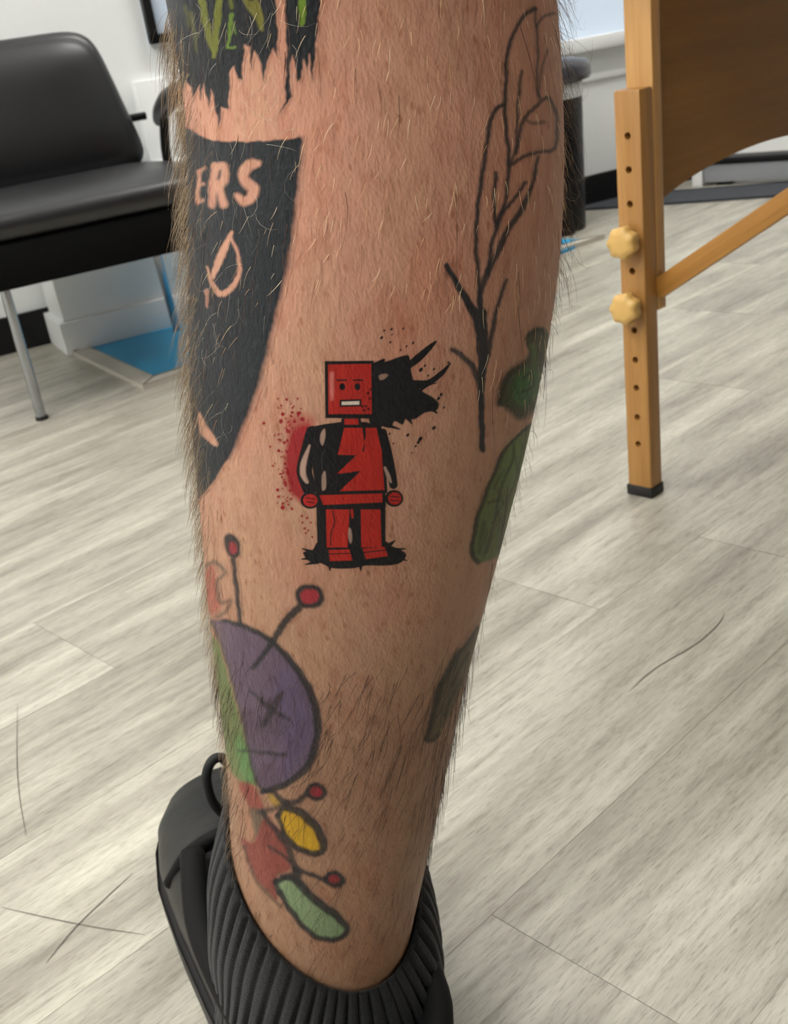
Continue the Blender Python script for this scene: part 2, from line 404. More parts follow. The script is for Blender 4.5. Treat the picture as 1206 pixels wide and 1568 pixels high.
# charcoal mat and low heater along the right wall
A1, A2 = onz(1006, 315)[:2], onz(1206, 301)[:2]; dd = (A2 - A1) / np.linalg.norm(A2 - A1); nn = np.array([-dd[1], dd[0]])
tag(poly_prism('floor_mat', [A1 - dd * .22, A1 + dd * .9, A1 + dd * .9 + nn * .17, A1 - dd * .22 + nn * .17], 0, .006, M_DARKMAT, None, .002),
    'dark charcoal mat strip along the wall behind the table leg', 'mat')
_H1 = onz(1206, 279)[:2]; h0 = onz(1060, 286)[:2]; dd = (_H1 - h0) / np.linalg.norm(_H1 - h0)
ht = empty('baseboard_heater', (h0[0], h0[1], 0), math.atan2(dd[1], dd[0])); tag(ht, 'low grey heater along the wall seen under the table panel', 'heater')
boxo('casing', (.03, 0, .008), (.9, .05, .054), M_GREY, ht, .004)
boxo('top_rail', (.025, -.006, .054), (.9, .056, .070), M_BLACK, ht, .003)
boxo('end_cap', (0, -.004, 0), (.028, .054, .062), M_TRIM, ht, .003)
boxo('foot', (.06, .01, 0), (.1, .04, .010), M_BLACK, ht, .001); boxo('foot', (.8, .01, 0), (.84, .04, .010), M_BLACK, ht, .001)

# trash bin
bp = onz(856, 352); bx, by = bp[0], bp[1]
tb = empty('trash_bin', (bx, by, 0)); tag(tb, 'black pedal bin with grey lid half hidden behind the calf', 'bin')
def lathe(name, prof, mat, parent, n=40, sx=1.0, sy=1.0):
    V = np.array([[(r * math.cos(t) * sx, r * math.sin(t) * sy, z) for t in np.linspace(0, 2 * math.pi, n, endpoint=False)] for r, z in prof])
    return link(name, grid_mesh(name, V, n, len(prof), True), mat, parent)
lathe('body', [(.001, .0), (.062, .0), (.064, .006), (.078, .30), (.074, .302), (.001, .302)], M_PLASTIC, tb)
lathe('bag', [(.0795, .298), (.0815, .305), (.081, .325), (.078, .332), (.05, .332)], M_BAG, tb)
lathe('lid', [(.082, .332), (.098, .334), (.102, .342), (.101, .358), (.094, .374), (.06, .382), (.001, .384)], plain('grey bin lid', (62, 60, 66), .22, noise=.1), tb)
boxo('pedal', (-.02, -.095, .004), (.02, -.06, .014), M_PLASTIC, tb, .003)

# ------------------------------------------------------------------ chair
CH = np.array([-.556, 1.803, 0]); CHA = math.radians(23)
ch = empty('waiting_chair', tuple(CH), CHA); tag(ch, 'black padded armchair with chrome legs against the white wall', 'chair')
def cushion(name, lo, hi, puff, M, mat, parent, r=.03, nx=26, ny=22, taper=0.0):
    """a padded slab: superellipse outline, domed on both faces."""
    bm = bmesh.new(); cx, cy = (lo[0] + hi[0]) / 2, (lo[1] + hi[1]) / 2; hx, hy = (hi[0] - lo[0]) / 2, (hi[1] - lo[1]) / 2; n = 72
    rows = []; tz = hi[2] - lo[2]
    def outline(k, e=7.0):
        out = []
        for i in range(n):
            t = 2 * math.pi * i / n; c, s = math.cos(t), math.sin(t)
            x = math.copysign(abs(c) ** (2 / e), c) * (hx - k); y = math.copysign(abs(s) ** (2 / e), s) * (hy - k)
            x *= 1 - taper * (y / hy + 1) / 2
            out.append((cx + x, cy + y))
        return out
    prof = []
    for q in np.linspace(0, 1, 7): a = q * math.pi / 2; prof.append((r * (1 - math.sin(a)), lo[2] + r * (1 - math.cos(a)) * tz / (2 * r) if False else lo[2] + (tz / 2) * (1 - math.cos(a)) * 0 + r * (1 - math.cos(a)) * 0 + (1 - math.cos(a)) * min(r, tz / 2)))
    prof = [(r * (1 - math.sin(a)), lo[2] + min(r, tz / 2) * (1 - math.cos(a))) for a in np.linspace(0, math.pi / 2, 6)]
    prof += [(r * (1 - math.cos(a)), hi[2] - min(r, tz / 2) * (1 - math.sin(a))) for a in np.linspace(0, math.pi / 2, 7)]
    for k, z in prof: rows.append([bm.verts.new((x, y, z)) for x, y in outline(k)])
    top = outline(r)
    for f in (.97, .9, .75, .55, .3):
        rows.append([bm.verts.new((cx + (x - cx) * f, cy + (y - cy) * f, hi[2] + puff * (1 - f ** 4))) for x, y in top])
    for p, q in zip(rows, rows[1:]):
        for i in range(n): bm.faces.new((p[i], p[(i + 1) % n], q[(i + 1) % n], q[i]))
    bm.faces.new(rows[-1]); bm.faces.new(rows[0][::-1])
    bmesh.ops.transform(bm, matrix=M, verts=bm.verts)
    return bm_obj(name, bm, mat, parent, smooth=True)
I4 = Matrix.Identity(4)
boxo('apron', (-.085, -.03, .222), (.405, .37, .292), M_SKIRT, ch, .006)
cushion('seat_cushion', (-.09, -.035, .292), (.41, .375, .338), .014, I4, M_LEATHER, ch, .022)
MB = Matrix.Translation((.155, .352, .328)) @ Matrix.Rotation(math.radians(76), 4, 'X')
cushion('backrest', (-.216, .0, -.03), (.216, .27, .022), .016, MB, M_LEATHER, ch, .024, taper=.22)
def chp(x, y, z): return (x, y, z)
tubeo('leg', [(0, 0, 0.004), (0, 0, .224)], .0085, M_CHROME, ch)
tubeo('leg', [(-.03, .36, 0.004), (-.02, .33, .224)], .0085, M_CHROME, ch)
tubeo('leg', [(.345, .36, 0.004), (.33, .33, .224)], .0085, M_CHROME, ch)
tubeo('leg', [(.33, 0, 0.004), (.33, 0, .224)], .0085, M_CHROME, ch)
for x, y in ((0, 0), (-.03, .36), (.345, .36), (.33, 0)): tubeo('glide', [(x, y, 0), (x, y, .006)], .0105, M_RUBBER, ch)
for s, x in ((-1, -.085), (1, .405)):
    tubeo('arm_post', smooth_path([(x - s * .03, .385, .285), (x, .387, .30), (x + s * .005, .380, .36), (x + s * .012, .365, .418)]), .0095, M_PLASTIC, ch)
    bm = bmesh.new()
    pts = smooth_path([(x + s * .01, .405, .405), (x + s * .01, .36, .427), (x + s * .01, .28, .448), (x + s * .01, .15, .455), (x + s * .01, .02, .448)], 5)
    rr = [.007 + .013 * math.sin(math.pi * min(1, (i + 1) / len(pts) * .9)) ** .6 for i in range(len(pts))]
    tube(bm, pts, rr, 14); bm_obj('armrest', bm, M_PLASTIC, ch, autosmooth=60)
    tubeo('back_bolt', [(.155 + s * .15, .40, .42), (.155 + s * .235, .40, .42)], .0075, M_PLASTIC, ch)

# ------------------------------------------------------------------ massage table
T0 = np.array([.2805, 1.125, 0.0])
ta = math.radians(221); N1 = np.array([math.cos(ta), math.sin(ta)])
tang = math.atan2(-N1[1], -N1[0])               # local x = away from the knob face, local y = left of it (away from the camera side)
tbl = empty('massage_table', tuple(T0), tang); tag(tbl, 'golden wooden massage table with drilled adjustable leg at right', 'table')
LEAN = Matrix.Shear('XY', 4, (.021, -.018))        # splayed leg: x,y grow with z
HZ = [.062, .093, .126, .157, .189, .251, .318, .351, .383]
def drill(o, cuts):
    bm = bmesh.new()
    for z in cuts:
        M = LEAN @ Matrix.Translation((0, 0, z)) @ Matrix.Rotation(math.pi / 2, 4, 'Y')
        bmesh.ops.create_cone(bm, cap_ends=True, segments=16, radius1=.0036, radius2=.0036, depth=.03, matrix=M @ Matrix.Translation((0, 0, -.006)))
    me = bpy.data.meshes.new('cut'); bm.to_mesh(me); bm.free(); c = bpy.data.objects.new('cut', me); COL.objects.link(c); c.parent = o.parent
    md_ = o.modifiers.new('b', 'BOOLEAN'); md_.object = c; md_.operation = 'DIFFERENCE'; md_.solver = 'EXACT'
    bpy.context.view_layer.update(); dg = bpy.context.evaluated_depsgraph_get()
    new = bpy.data.meshes.new_from_object(o.evaluated_get(dg)); o.modifiers.clear(); o.data = new
    bpy.data.objects.remove(c)
bm = bmesh.new(); box(bm, (-.011, -.015, .010), (.011, .015, .425), LEAN, .0022); ext = bm_obj('leg_extension', bm, M_WOOD, tbl, autosmooth=40)
drill(ext, HZ)
bm = bmesh.new(); box(bm, (.0112, -.0155, .205), (.0265, .0155, .545), LEAN, .0018); bm_obj('leg_post', bm, M_WOODP, tbl, autosmooth=40)
bm = bmesh.new(); box(bm, (-.0125, -.0165, 0), (.0125, .0165, .0125), None, .002); bm_obj('rubber_foot', bm, M_RUBBER, tbl, autosmooth=40)
for z in HZ: tubeo('hole_shade', [LEAN @ Vector((.0065, 0, z)), LEAN @ Vector((.0085, 0, z))], .0034, M_HOLE, tbl, 10)  # dark disc at the bottom of each hole, painting the shade inside
def star_knob(z):
    n = 84; V = []
    prof = [(.008, 0), (.0145, .001), (.0158, .004), (.0158, .010), (.0145, .0130), (.008, .0138), (.0005, .0140)]
    for r, h in prof:
        row = []
        for i in range(n):
            t = 2 * math.pi * i / n; k = r * (1 + .085 * math.cos(7 * t) * min(1, r / .018))
            row.append((-.0125 - h * 1.15 - .004, k * math.cos(t), k * math.sin(t)))
        V.append(row)
    V = np.array(V); me = grid_mesh('knob', V, n, len(prof), True)
    me.transform(LEAN @ Matrix.Translation((0, 0, z)) if True else I4); o = link('knob', me, M_KNOB, tbl)
    tubeo('bolt', [LEAN @ Vector((-.019, 0, z)), LEAN @ Vector((.036, 0, z))], .0032, M_CHROME, o, 10)
star_knob(.216); star_knob(.283)
# end panel with arched lower edge
bm = bmesh.new(); P = []
X0, X1 = .027, .43
for i in range(33):
    q = i / 32; x = X0 + (X1 - X0) * q; P.append((x, 0.305 + .0275 * math.sin(math.pi * q) ** .6))
top = .56
f0 = [bm.verts.new((x, -.004, z)) for x, z in P]; f1 = [bm.verts.new((x, .006, z)) for x, z in P]
g0 = [bm.verts.new((x, -.004, top)) for x, z in P]; g1 = [bm.verts.new((x, .006, top)) for x, z in P]
for i in range(32):
    bm.faces.new((f0[i], f0[i + 1], g0[i + 1], g0[i])); bm.faces.new((f1[i + 1], f1[i], g1[i], g1[i + 1]))
    bm.faces.new((f0[i + 1], f0[i], f1[i], f1[i + 1])); bm.faces.new((g0[i], g0[i + 1], g1[i + 1], g1[i]))
bm.faces.new((f0[0], g0[0], g1[0], f1[0])); bm.faces.new((f0[-1], f1[-1], g1[-1], g0[-1]))
bmesh.ops.transform(bm, matrix=LEAN, verts=bm.verts)
bm_obj('end_panel', bm, M_PLY, tbl)
# brace running up towards the table's middle
def bar(name, p, q, w, t, mat, parent, upv=(0, 0, 1)):
    p, q = Vector(p), Vector(q); d = (q - p).normalized(); s = d.cross(Vector(upv)).normalized(); u = s.cross(d)
    M = Matrix((( d.x, s.x, u.x, p.x), (d.y, s.y, u.y, p.y), (d.z, s.z, u.z, p.z), (0, 0, 0, 1)))
    bm = bmesh.new(); box(bm, (0, -t / 2, -w / 2), ((q - p).length, t / 2, w / 2), None, .0015)
    o = bm_obj(name, bm, mat, parent, autosmooth=40); o.matrix_local = M; return o
bar('brace', (.020, -.0165, .226), (.020, -.52, .540), .0205, .012, M_BRACE, tbl)
# other legs, rails and padded top (outside the frame)
for x, y in ((.43, 0), (0.0, -1.35), (.43, -1.35)):
    boxo('leg_post', (x, y - .016, .012), (x + .032, y + .016, .545), M_WOODP, tbl, .002)
    boxo('rubber_foot', (x - .001, y - .017, 0), (x + .033, y + .017, .0118), M_RUBBER, tbl, .002)
boxo('apron', (-.01, -1.37, .545), (.47, .03, .60), M_WOOD, tbl, .003)
cushion('padded_top', (-.03, -1.39, .60), (.49, .05, .655), .004, I4, M_LEATHER, tbl, .02)

# ------------------------------------------------------------------ the leg
SIL_L = [(0, 254), (50, 263), (100, 275), (150, 282), (200, 285), (250, 287), (300, 287), (400, 288), (500, 289), (600, 291), (700, 298), (750, 303), (800, 308), (850, 312), (900, 317), (950, 322), (1000, 328), (1050, 334), (1100, 341), (1150, 347), (1200, 352), (1250, 355), (1300, 356), (1340, 360), (1400, 366)]
SIL_R = [(0, 852), (50, 857), (100, 860), (150, 862), (200, 864), (250, 864), (300, 863), (350, 861), (400, 857), (450, 851), (500, 843), (550, 833), (600, 823), (650, 812), (700, 801), (750, 788), (800, 775), (850, 762), (900, 748), (950, 735), (1000, 722), (1050, 710), (1100, 699), (1150, 689), (1200, 678), (1250, 668), (1300, 656), (1350, 645), (1400, 634), (1440, 625)]
D_AX = .42
def sil(curve):
    out = []
    for y, x in curve:
        d = ray(x, y); h = math.hypot(d[0], d[1]); out.append((CAM_H + .413 * d[2] / h, math.atan2(d[0], d[1])))
    return np.array(sorted(out))
sl, sr = sil(SIL_L), sil(SIL_R)
ZG = np.linspace(.04, .62, 1161)
def ext(c):
    v = np.interp(ZG, c[:, 0], c[:, 1]); k = np.exp(-.5 * (np.arange(-60, 61) / 18.0) ** 2); k /= k.sum()
    lo, hi = c[0, 0], c[-1, 0]; s0 = (np.interp(lo + .03, c[:, 0], c[:, 1]) - c[0, 1]) / .03
    v = np.where(ZG < lo, c[0, 1] + s0 * .35 * (ZG - lo), v); s1 = (c[-1, 1] - np.interp(hi - .03, c[:, 0], c[:, 1])) / .03
    v = np.where(ZG > hi, c[-1, 1] + s1 * .6 * (ZG - hi), v)
    return np.convolve(np.pad(v, 60, mode='reflect', reflect_type='odd'), k, 'valid')
AL, AR = ext(sl), ext(sr)
G_AZ, G_R = (AL + AR) / 2, D_AX * np.sin((AR - AL) / 2)
def leg_c(z):
    az = np.interp(z, ZG, G_AZ); return D_AX * np.sin(az), D_AX * np.cos(az), np.interp(z, ZG, G_R)
def leg_p(th, z, off=0.0):
    """surface point; th is measured from the direction to the camera, positive to the right."""
    az = np.interp(z, ZG, G_AZ); cx, cy, r = leg_c(z); a = th - math.pi / 2 - az
    dx, dy = np.cos(a), np.sin(a)
    dz = .002; slope = (np.interp(z + dz, ZG, G_R) - np.interp(z - dz, ZG, G_R)) / (2 * dz)
    cx2, cy2, _ = leg_c(z + dz); cx1, cy1, _ = leg_c(z - dz)
    slope = slope + ((cx2 - cx1) * dx + (cy2 - cy1) * dy) / (2 * dz)
    n = np.stack([dx, dy, -slope], -1); n /= np.linalg.norm(n, axis=-1, keepdims=True)
    p = np.stack([cx + r * dx, cy + r * dy, z + 0 * dx], -1)
    return p + n * off, n
def leg_px(th, z):
    """pixel of a skin point, unrolled past the silhouettes."""
    r = leg_c(z)[2]; lim = np.arccos(r / D_AX) - .02; t = np.clip(th, -lim, lim)
    p, _ = leg_p(t, z); x, y = project(p)
    return x + (th - t) * r * 1700 / .41, y
NT_, NZ_ = 288, 420
zz = np.linspace(.088, .615, NZ_); th = np.linspace(-math.pi, math.pi, NT_, endpoint=False)
TH, ZZ = np.meshgrid(th, zz); V, _ = leg_p(TH, ZZ)
cap_lo = list(range(NT_))[::-1]; cap_hi = [(NZ_ - 1) * NT_ + i for i in range(NT_)]
j, i = np.meshgrid(np.arange(NZ_ - 1), np.arange(NT_), indexing='ij'); i2 = (i + 1) % NT_
Q = np.stack([j * NT_ + i, j * NT_ + i2, (j + 1) * NT_ + i2, (j + 1) * NT_ + i], -1).reshape(-1, 4)
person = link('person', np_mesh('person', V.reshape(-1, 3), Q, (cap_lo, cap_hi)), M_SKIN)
tag(person, 'bare hairy lower leg of a standing person covered with tattoos, black sock and shoe', 'person')

# ---- tattoo drawing: filled shapes and strokes, evaluated on the skin
def closed(pts, k=5):
    P = np.array(pts, float); n = len(P); out = []
    for i in range(n):
        a, b, c, d = P[i - 1], P[i], P[(i + 1) % n], P[(i + 2) % n]
        for t in np.linspace(0, 1, k, endpoint=False):
            out.append(.5 * (2 * b + (c - a) * t + (2 * a - 5 * b + 4 * c - d) * t * t + (3 * b - a - 3 * c + d) * t ** 3))
    return np.array(out)
def sd_segs(X, Y, A, B, W=None):
    best = np.full(X.shape, 1e9)
    for i in range(len(A)):
        ax, ay = A[i]; bx, by = B[i]; dx, dy = bx - ax, by - ay; L = dx * dx + dy * dy + 1e-12
        t = np.clip(((X - ax) * dx + (Y - ay) * dy) / L, 0, 1)
        d = np.hypot(X - ax - t * dx, Y - ay - t * dy)
        if W is not None: d = d - (W[i] + (W[i + 1] - W[i]) * t)
        best = np.minimum(best, d)
    return best
def sd_poly(X, Y, P):
    d = sd_segs(X, Y, P, np.roll(P, -1, 0)); ins = np.zeros(X.shape, bool)
    for (ax, ay), (bx, by) in zip(P, np.roll(P, -1, 0)):
        ins ^= ((ay > Y) != (by > Y)) & (X < (bx - ax) * (Y - ay) / (by - ay + 1e-12) + ax)
    return np.where(ins, -d, d)
class Art:
    def __init__(s, soft=1.2, wob=0.0, wk=1.0): s.ops = []; s.soft = soft; s.wob = wob; s.wk = wk
    def fill(s, pts, col, a=1.0, soft=None, sharp=False):
        s.ops.append(('f', np.array(pts, float) if sharp else closed(pts), None, col, a, soft or s.soft)); return s
    def line(s, pts, w, col, a=1.0, soft=None, sm=True):
        w = np.array(w if np.ndim(w) else [float(w)] * len(pts), float)
        P = np.array(pts, float)
        if sm and len(P) > 2:
            w = np.interp(np.linspace(0, len(w) - 1, (len(P) - 1) * 5 + 1), np.arange(len(w)), w); P = np.array(smooth_path(pts, 5))
        s.ops.append(('l', P, w / 2 * s.wk, col, a, soft or s.soft)); return s
    def dot(s, x, y, r, col, a=1.0, soft=None): return s.line([(x, y), (x + .01, y)], 2 * r, col, a, soft)
    def oval(s, x, y, rx, ry, ang, col, a=1.0, soft=None):
        t = np.linspace(0, 2 * np.pi, 28, endpoint=False); c, n = math.cos(ang), math.sin(ang)
        return s.fill(np.stack([x + rx * np.cos(t) * c - ry * np.sin(t) * n, y + rx * np.cos(t) * n + ry * np.sin(t) * c], -1), col, a, soft, True)
    def erase(s, pts, a=1.0, soft=None): return s.fill(pts, None, a, soft)
    def eraseline(s, pts, w, a=1.0, soft=None): return s.line(pts, w, None, a, soft)
    def eval(s, X, Y):
        if s.wob:
            X, Y = X + s.wob * (np.sin(Y * .17 + X * .11) + np.sin(Y * .43 - X * .33) * .5), Y + s.wob * (np.sin(X * .21 + Y * .09) + np.sin(X * .5 - Y * .3) * .5)
        C = np.zeros(X.shape + (3,)); A = np.zeros(X.shape)
        for kind, P, w, col, a, soft in s.ops:
            m = (w.max() if w is not None else 0) + soft + 1
            k = (X > P[:, 0].min() - m) & (X < P[:, 0].max() + m) & (Y > P[:, 1].min() - m) & (Y < P[:, 1].max() + m)
            if not k.any(): continue
            x, y = X[k], Y[k]
            d = sd_poly(x, y, P) if kind == 'f' else sd_segs(x, y, P[:-1], P[1:], w)
            cov = np.clip(.5 - d / (2 * soft), 0, 1) * a; cov = cov * cov * (3 - 2 * cov) if a == 1 else cov
            a0 = A[k]
            if col is None: A[k] = a0 * (1 - cov); continue
            a1 = cov + a0 * (1 - cov)
            C[k] = (cov[:, None] * np.array(lin(col, INK_GAIN)) + ((1 - cov) * a0)[:, None] * C[k]) / np.maximum(a1, 1e-6)[:, None]; A[k] = a1
        return C, A
    def bounds(s):
        return (min(o[1][:, 0].min() for o in s.ops) - 6, max(o[1][:, 0].max() for o in s.ops) + 6,
                min(o[1][:, 1].min() for o in s.ops) - 6, max(o[1][:, 1].max() for o in s.ops) + 6)
INK_GAIN = 0.92
ct, cz = np.meshgrid(np.linspace(-2.2, 2.2, 221), np.linspace(.08, .56, 241)); CX, CY = leg_px(ct, cz)
def tattoo(art, step, label):
    x0, x1, y0, y1 = art.bounds(); k = (CX > x0) & (CX < x1) & (CY > y0) & (CY < y1)
    t0, t1, z0, z1 = ct[k].min() - .02, ct[k].max() + .02, cz[k].min() - .002, cz[k].max() + .002
    nt = int((t1 - t0) * .063 * 4300 / step); nz = int((z1 - z0) * 4000 / step)
    T, Z = np.meshgrid(np.linspace(t0, t1, nt), np.linspace(z0, z1, nz)); X, Y = leg_px(T, Z)
    C, A = art.eval(X, Y); on = A > .03
    j, i = np.meshgrid(np.arange(nz - 1), np.arange(nt - 1), indexing='ij')
    keep = on[:-1, :-1] | on[1:, :-1] | on[:-1, 1:] | on[1:, 1:]; j, i = j[keep], i[keep]
    Q = np.stack([j * nt + i, j * nt + i + 1, (j + 1) * nt + i + 1, (j + 1) * nt + i], -1)
    use, inv = np.unique(Q, return_inverse=True); Q = inv.reshape(-1, 4)
    V, _ = leg_p(T.ravel()[use], Z.ravel()[use], .00010)
    me = np_mesh('tattoo', V, Q); colour_attr(me, np.concatenate([C.reshape(-1, 3)[use], A.ravel()[use][:, None]], 1))
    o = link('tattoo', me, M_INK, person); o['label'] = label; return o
BK, OLD = (22, 20, 23), (44, 47, 52)
RED, DRED = (168, 36, 27), (150, 20, 34)
rng = np.random.default_rng(3)

# 1. blocky red and black figure with ink splashes
a = Art(.9)
a.fill([(462, 650), (476, 655), (480, 690), (472, 730), (468, 770), (455, 765), (440, 745), (436, 700), (444, 665)], (150, 24, 34), .95, 5)
a.fill([(440, 640), (462, 634), (480, 640), (478, 660), (450, 668), (438, 660)], (165, 40, 46), .6, 7)
for _ in range(85):
    y = rng.uniform(610, 780); x = 442 - abs(rng.normal(0, 14)) + rng.uniform(-4, 26) * (y < 665)
    if y > 700: x += 6
    r = rng.choice([.9, 1.2, 1.6, 2.1, 3.0], p=[.3, .3, .2, .14, .06]); a.oval(x, y, r * 1.2, r, rng.uniform(0, 3), (140, 18, 28), .95)
for x, y, r in ((404, 648, 2.2), (433, 634, 3), (459, 632, 2.2), (433, 777, 3.4), (425, 750, 2.6), (427, 690, 2.4), (462, 790, 1.8), (470, 793, 2), (463, 800, 1.6), (466, 809, 1.8), (472, 812, 1.6), (468, 816, 1.5), (476, 800, 1.5), (478, 822, 1.4)): a.dot(x, y, r, (140, 18, 28))
# black splash on the right
a.fill([(560, 561), (578, 556), (595, 552), (612, 546), (625, 544), (628, 556), (630, 572), (636, 590), (648, 600), (662, 608), (671, 617), (668, 628), (650, 632), (634, 642), (622, 640), (616, 650), (604, 645), (598, 655), (585, 653), (574, 655), (565, 645), (562, 600)], (26, 26, 28), 1, 1.2)
a.line([(625, 560), (640, 548), (655, 534), (667, 523)], [10, 12, 9, 3], (26, 26, 28)); a.line([(630, 590), (655, 586), (675, 572), (689, 556)], [18, 9, 8, 2], (26, 26, 28))
a.line([(640, 600), (655, 590), (668, 586)], [5, 3, 1.5], (26, 26, 28)); a.line([(625, 640), (630, 648)], [8, 2], BK); a.line([(655, 622), (668, 632)], [8, 3], BK); a.line([(590, 650), (612, 657)], [7, 2], BK)
a.line([(572, 560), (585, 553), (588, 550)], [9, 6, 2], BK)
for x, y, r in ((584, 517, 2.2), (588, 506, 1.5), (599, 504, 1.8), (600, 512, 1.3), (617, 503, 1.4), (597, 524, 1.6), (632, 525, 1.8), (622, 530, 1.5), (664, 565, 1.7), (655, 575, 1.5), (641, 552, 2), (644, 566, 3), (650, 560, 1.8), (675, 604, 2.3), (671, 610, 2.5), (664, 655, 2.6), (643, 672, 3.2), (640, 677, 2.4), (636, 683, 1.6), (624, 666, 2.4), (596, 664, 1.6), (602, 679, 1.3), (630, 693, 1.2), (680, 570, 1.6), (686, 555, 1.6), (679, 624, 1.4), (613, 536, 1.5)): a.oval(x, y, r * 1.3, r * .85, -.9, BK)
a.fill([(580, 575), (588, 572), (594, 574), (590, 579), (582, 582)], (150, 120, 105), .9)
# ground splash under the feet
a.fill([(464, 846), (478, 842), (486, 830), (500, 832), (520, 826), (560, 828), (588, 828), (600, 836), (614, 842), (622, 850), (612, 862), (590, 866), (560, 866), (540, 870), (510, 870), (490, 862), (474, 860)], BK, 1, 1.1)
for p in (((480, 846), (463, 840)), ((480, 854), (462, 856)), ((486, 860), (468, 864)), ((598, 842), (620, 840)), ((600, 852), (622, 858)), ((596, 834), (604, 828))): a.line(p, [7, 2], BK)
a.line([(505, 868), (505, 873)], [5, 2], BK); a.line([(552, 868), (552, 873)], [5, 2], BK)
# body: plain boxy doll
for x0, x1 in ((487, 543), (548, 588)):
    pass
a.fill([(484, 772), (590, 772), (590, 842), (486, 842)], BK, sharp=True)
a.fill([(499, 780), (535, 780), (532, 838), (500, 838)], RED, sharp=True); a.line([(509, 782), (512, 800), (507, 815), (506, 835)], 1.8, BK)
a.fill([(552, 780), (582, 780), (584, 838), (553, 838)], RED, sharp=True)
a.fill([(503, 842), (535, 841), (539, 858), (505, 859)], RED, sharp=True); a.line([(503, 848), (536, 847)], 1.6, BK)
a.fill([(555, 840), (588, 837), (594, 851), (560, 856)], RED, sharp=True); a.line([(556, 846), (590, 842)], 1.6, BK)
a.fill([(537, 780), (540, 780), (541, 792), (538, 792)], RED); a.fill([(534, 808), (538, 812), (539, 826), (536, 832), (533, 820)], (165, 135, 120), .85)
a.fill([(484, 755), (590, 752), (591, 776), (486, 780)], BK, sharp=True)
a.fill([(489, 758), (585, 755), (585, 769), (495, 773)], RED, sharp=True)
a.fill([(470, 655), (492, 650), (520, 646), (560, 646), (584, 653), (590, 690), (593, 755), (484, 758)], BK, sharp=True)
a.fill([(527, 655), (576, 655), (584, 690), (588, 750), (520, 752), (550, 722), (516, 725), (545, 697), (517, 696)], RED, sharp=True)
a.fill([(540, 722), (552, 721), (530, 742), (520, 748)], BK, sharp=True)
a.line([(557, 656), (558, 668), (557, 674)], [5, 3.5, 1], BK); a.line([(556, 690), (558, 680)], [3, 1], BK)
a.fill([(491, 664), (497, 656), (498, 668), (494, 682), (490, 676)], (170, 140, 125), .85); a.fill([(493, 728), (498, 722), (499, 746), (493, 750)], (170, 140, 125), .85)
a.line([(494, 724), (492, 700), (497, 690)], 2, (60, 58, 60), .5)
# arms and round fists
a.line([(478, 662), (470, 700), (466, 722), (474, 748)], [20, 24, 24, 22], BK); a.line([(474, 682), (465, 708), (464, 726), (470, 738)], [3, 9, 9, 5], (180, 148, 132), .92, 1.2)
a.line([(586, 662), (592, 690), (598, 720), (602, 742)], [12, 15, 15, 13], BK); a.line([(589, 716), (594, 728), (598, 738)], [4, 6, 3], (170, 140, 125), .9)
a.oval(475, 766, 15, 13, 0, BK); a.oval(475, 766, 11, 9.5, 0, (168, 34, 30)); a.line([(468, 762), (482, 764)], 1.5, BK); a.line([(470, 768), (481, 770)], 1.5, BK)
a.oval(603, 763, 14, 13, 0, BK); a.oval(604, 763, 10, 9.5, 0, (168, 34, 30)); a.line([(598, 760), (611, 761)], 1.5, BK); a.line([(598, 766), (610, 767)], 1.5, BK)
a.fill([(523, 640), (552, 640), (554, 652), (521, 652)], BK, sharp=True); a.fill([(527, 641), (548, 641), (549, 650), (527, 650)], RED, sharp=True)
# head: plain box with dot eyes and a flat mouth
a.fill([(497, 553), (572, 552), (574, 641), (498, 640)], BK, sharp=True)
a.fill([(502, 558), (568, 557), (569, 634), (503, 634)], (166, 38, 30), sharp=True)
a.line([(508, 572), (508, 600), (508, 612)], [6, 6, 3], (206, 120, 112), .85, 2)
a.oval(524, 592, 4.5, 5.5, 0, BK); a.oval(547, 592, 4.5, 5.5, 0, BK); a.line([(516, 582), (530, 582)], 2.4, BK); a.line([(541, 582), (555, 582)], 2.4, BK)
a.fill([(520, 612), (553, 611), (553, 622), (520, 623)], BK, sharp=True); a.fill([(523, 615), (550, 614), (550, 619.5), (523, 620)], (214, 196, 182), sharp=True)
for x, y in ((563, 602), (566, 610), (560, 622), (564, 626), (555, 622), (568, 596), (557, 628)): a.dot(x, y, 2.2, (60, 14, 16), .9)
a.line([(510, 636), (562, 637)], [3, 5], BK)
tattoo(a, .75, 'fresh red and black tattoo of a blocky figure with ink splashes')

# 2. solid black tattoo with lettering left open
a = Art(2.0, .7)
a.fill([(240, 190), (292, 197), (304, 207), (330, 216), (380, 217), (430, 214), (459, 211), (462, 216), (458, 250), (452, 300), (444, 370), (434, 425), (420, 480), (404, 550), (390, 600), (370, 652), (350, 700), (330, 733), (305, 765), (270, 790), (200, 780), (190, 500), (200, 250)], (40, 43, 47), 1, 2.2, True)
a.line([(461, 214), (452, 300), (444, 370), (434, 425), (420, 480), (404, 550), (390, 600), (370, 652), (350, 700)], 10, (34, 38, 44), .7, 4)
SK = 1.0
a.eraseline([(305, 262), (304, 285), (302, 310)], 6, .8, 2.2); a.eraseline([(306, 262), (314, 258)], 5, .7, 2.2); a.eraseline([(305, 284), (312, 282)], 5, .7, 2.2); a.eraseline([(303, 309), (310, 306)], 5, .7, 2.2)
a.eraseline([(330, 256), (326, 285), (325, 313)], 12, .93, 2.8); a.eraseline([(330, 255), (342, 255), (345, 268), (340, 280), (330, 283)], 12, .93, 2.8); a.eraseline([(332, 284), (339, 298), (343, 313)], 12, .93, 2.8)
a.eraseline([(394, 250), (384, 252), (374, 262), (373, 274), (382, 282), (388, 291), (384, 303), (374, 308), (364, 301)], [11, 15, 16, 15, 17, 17, 17, 15, 10], .96, 2.8)
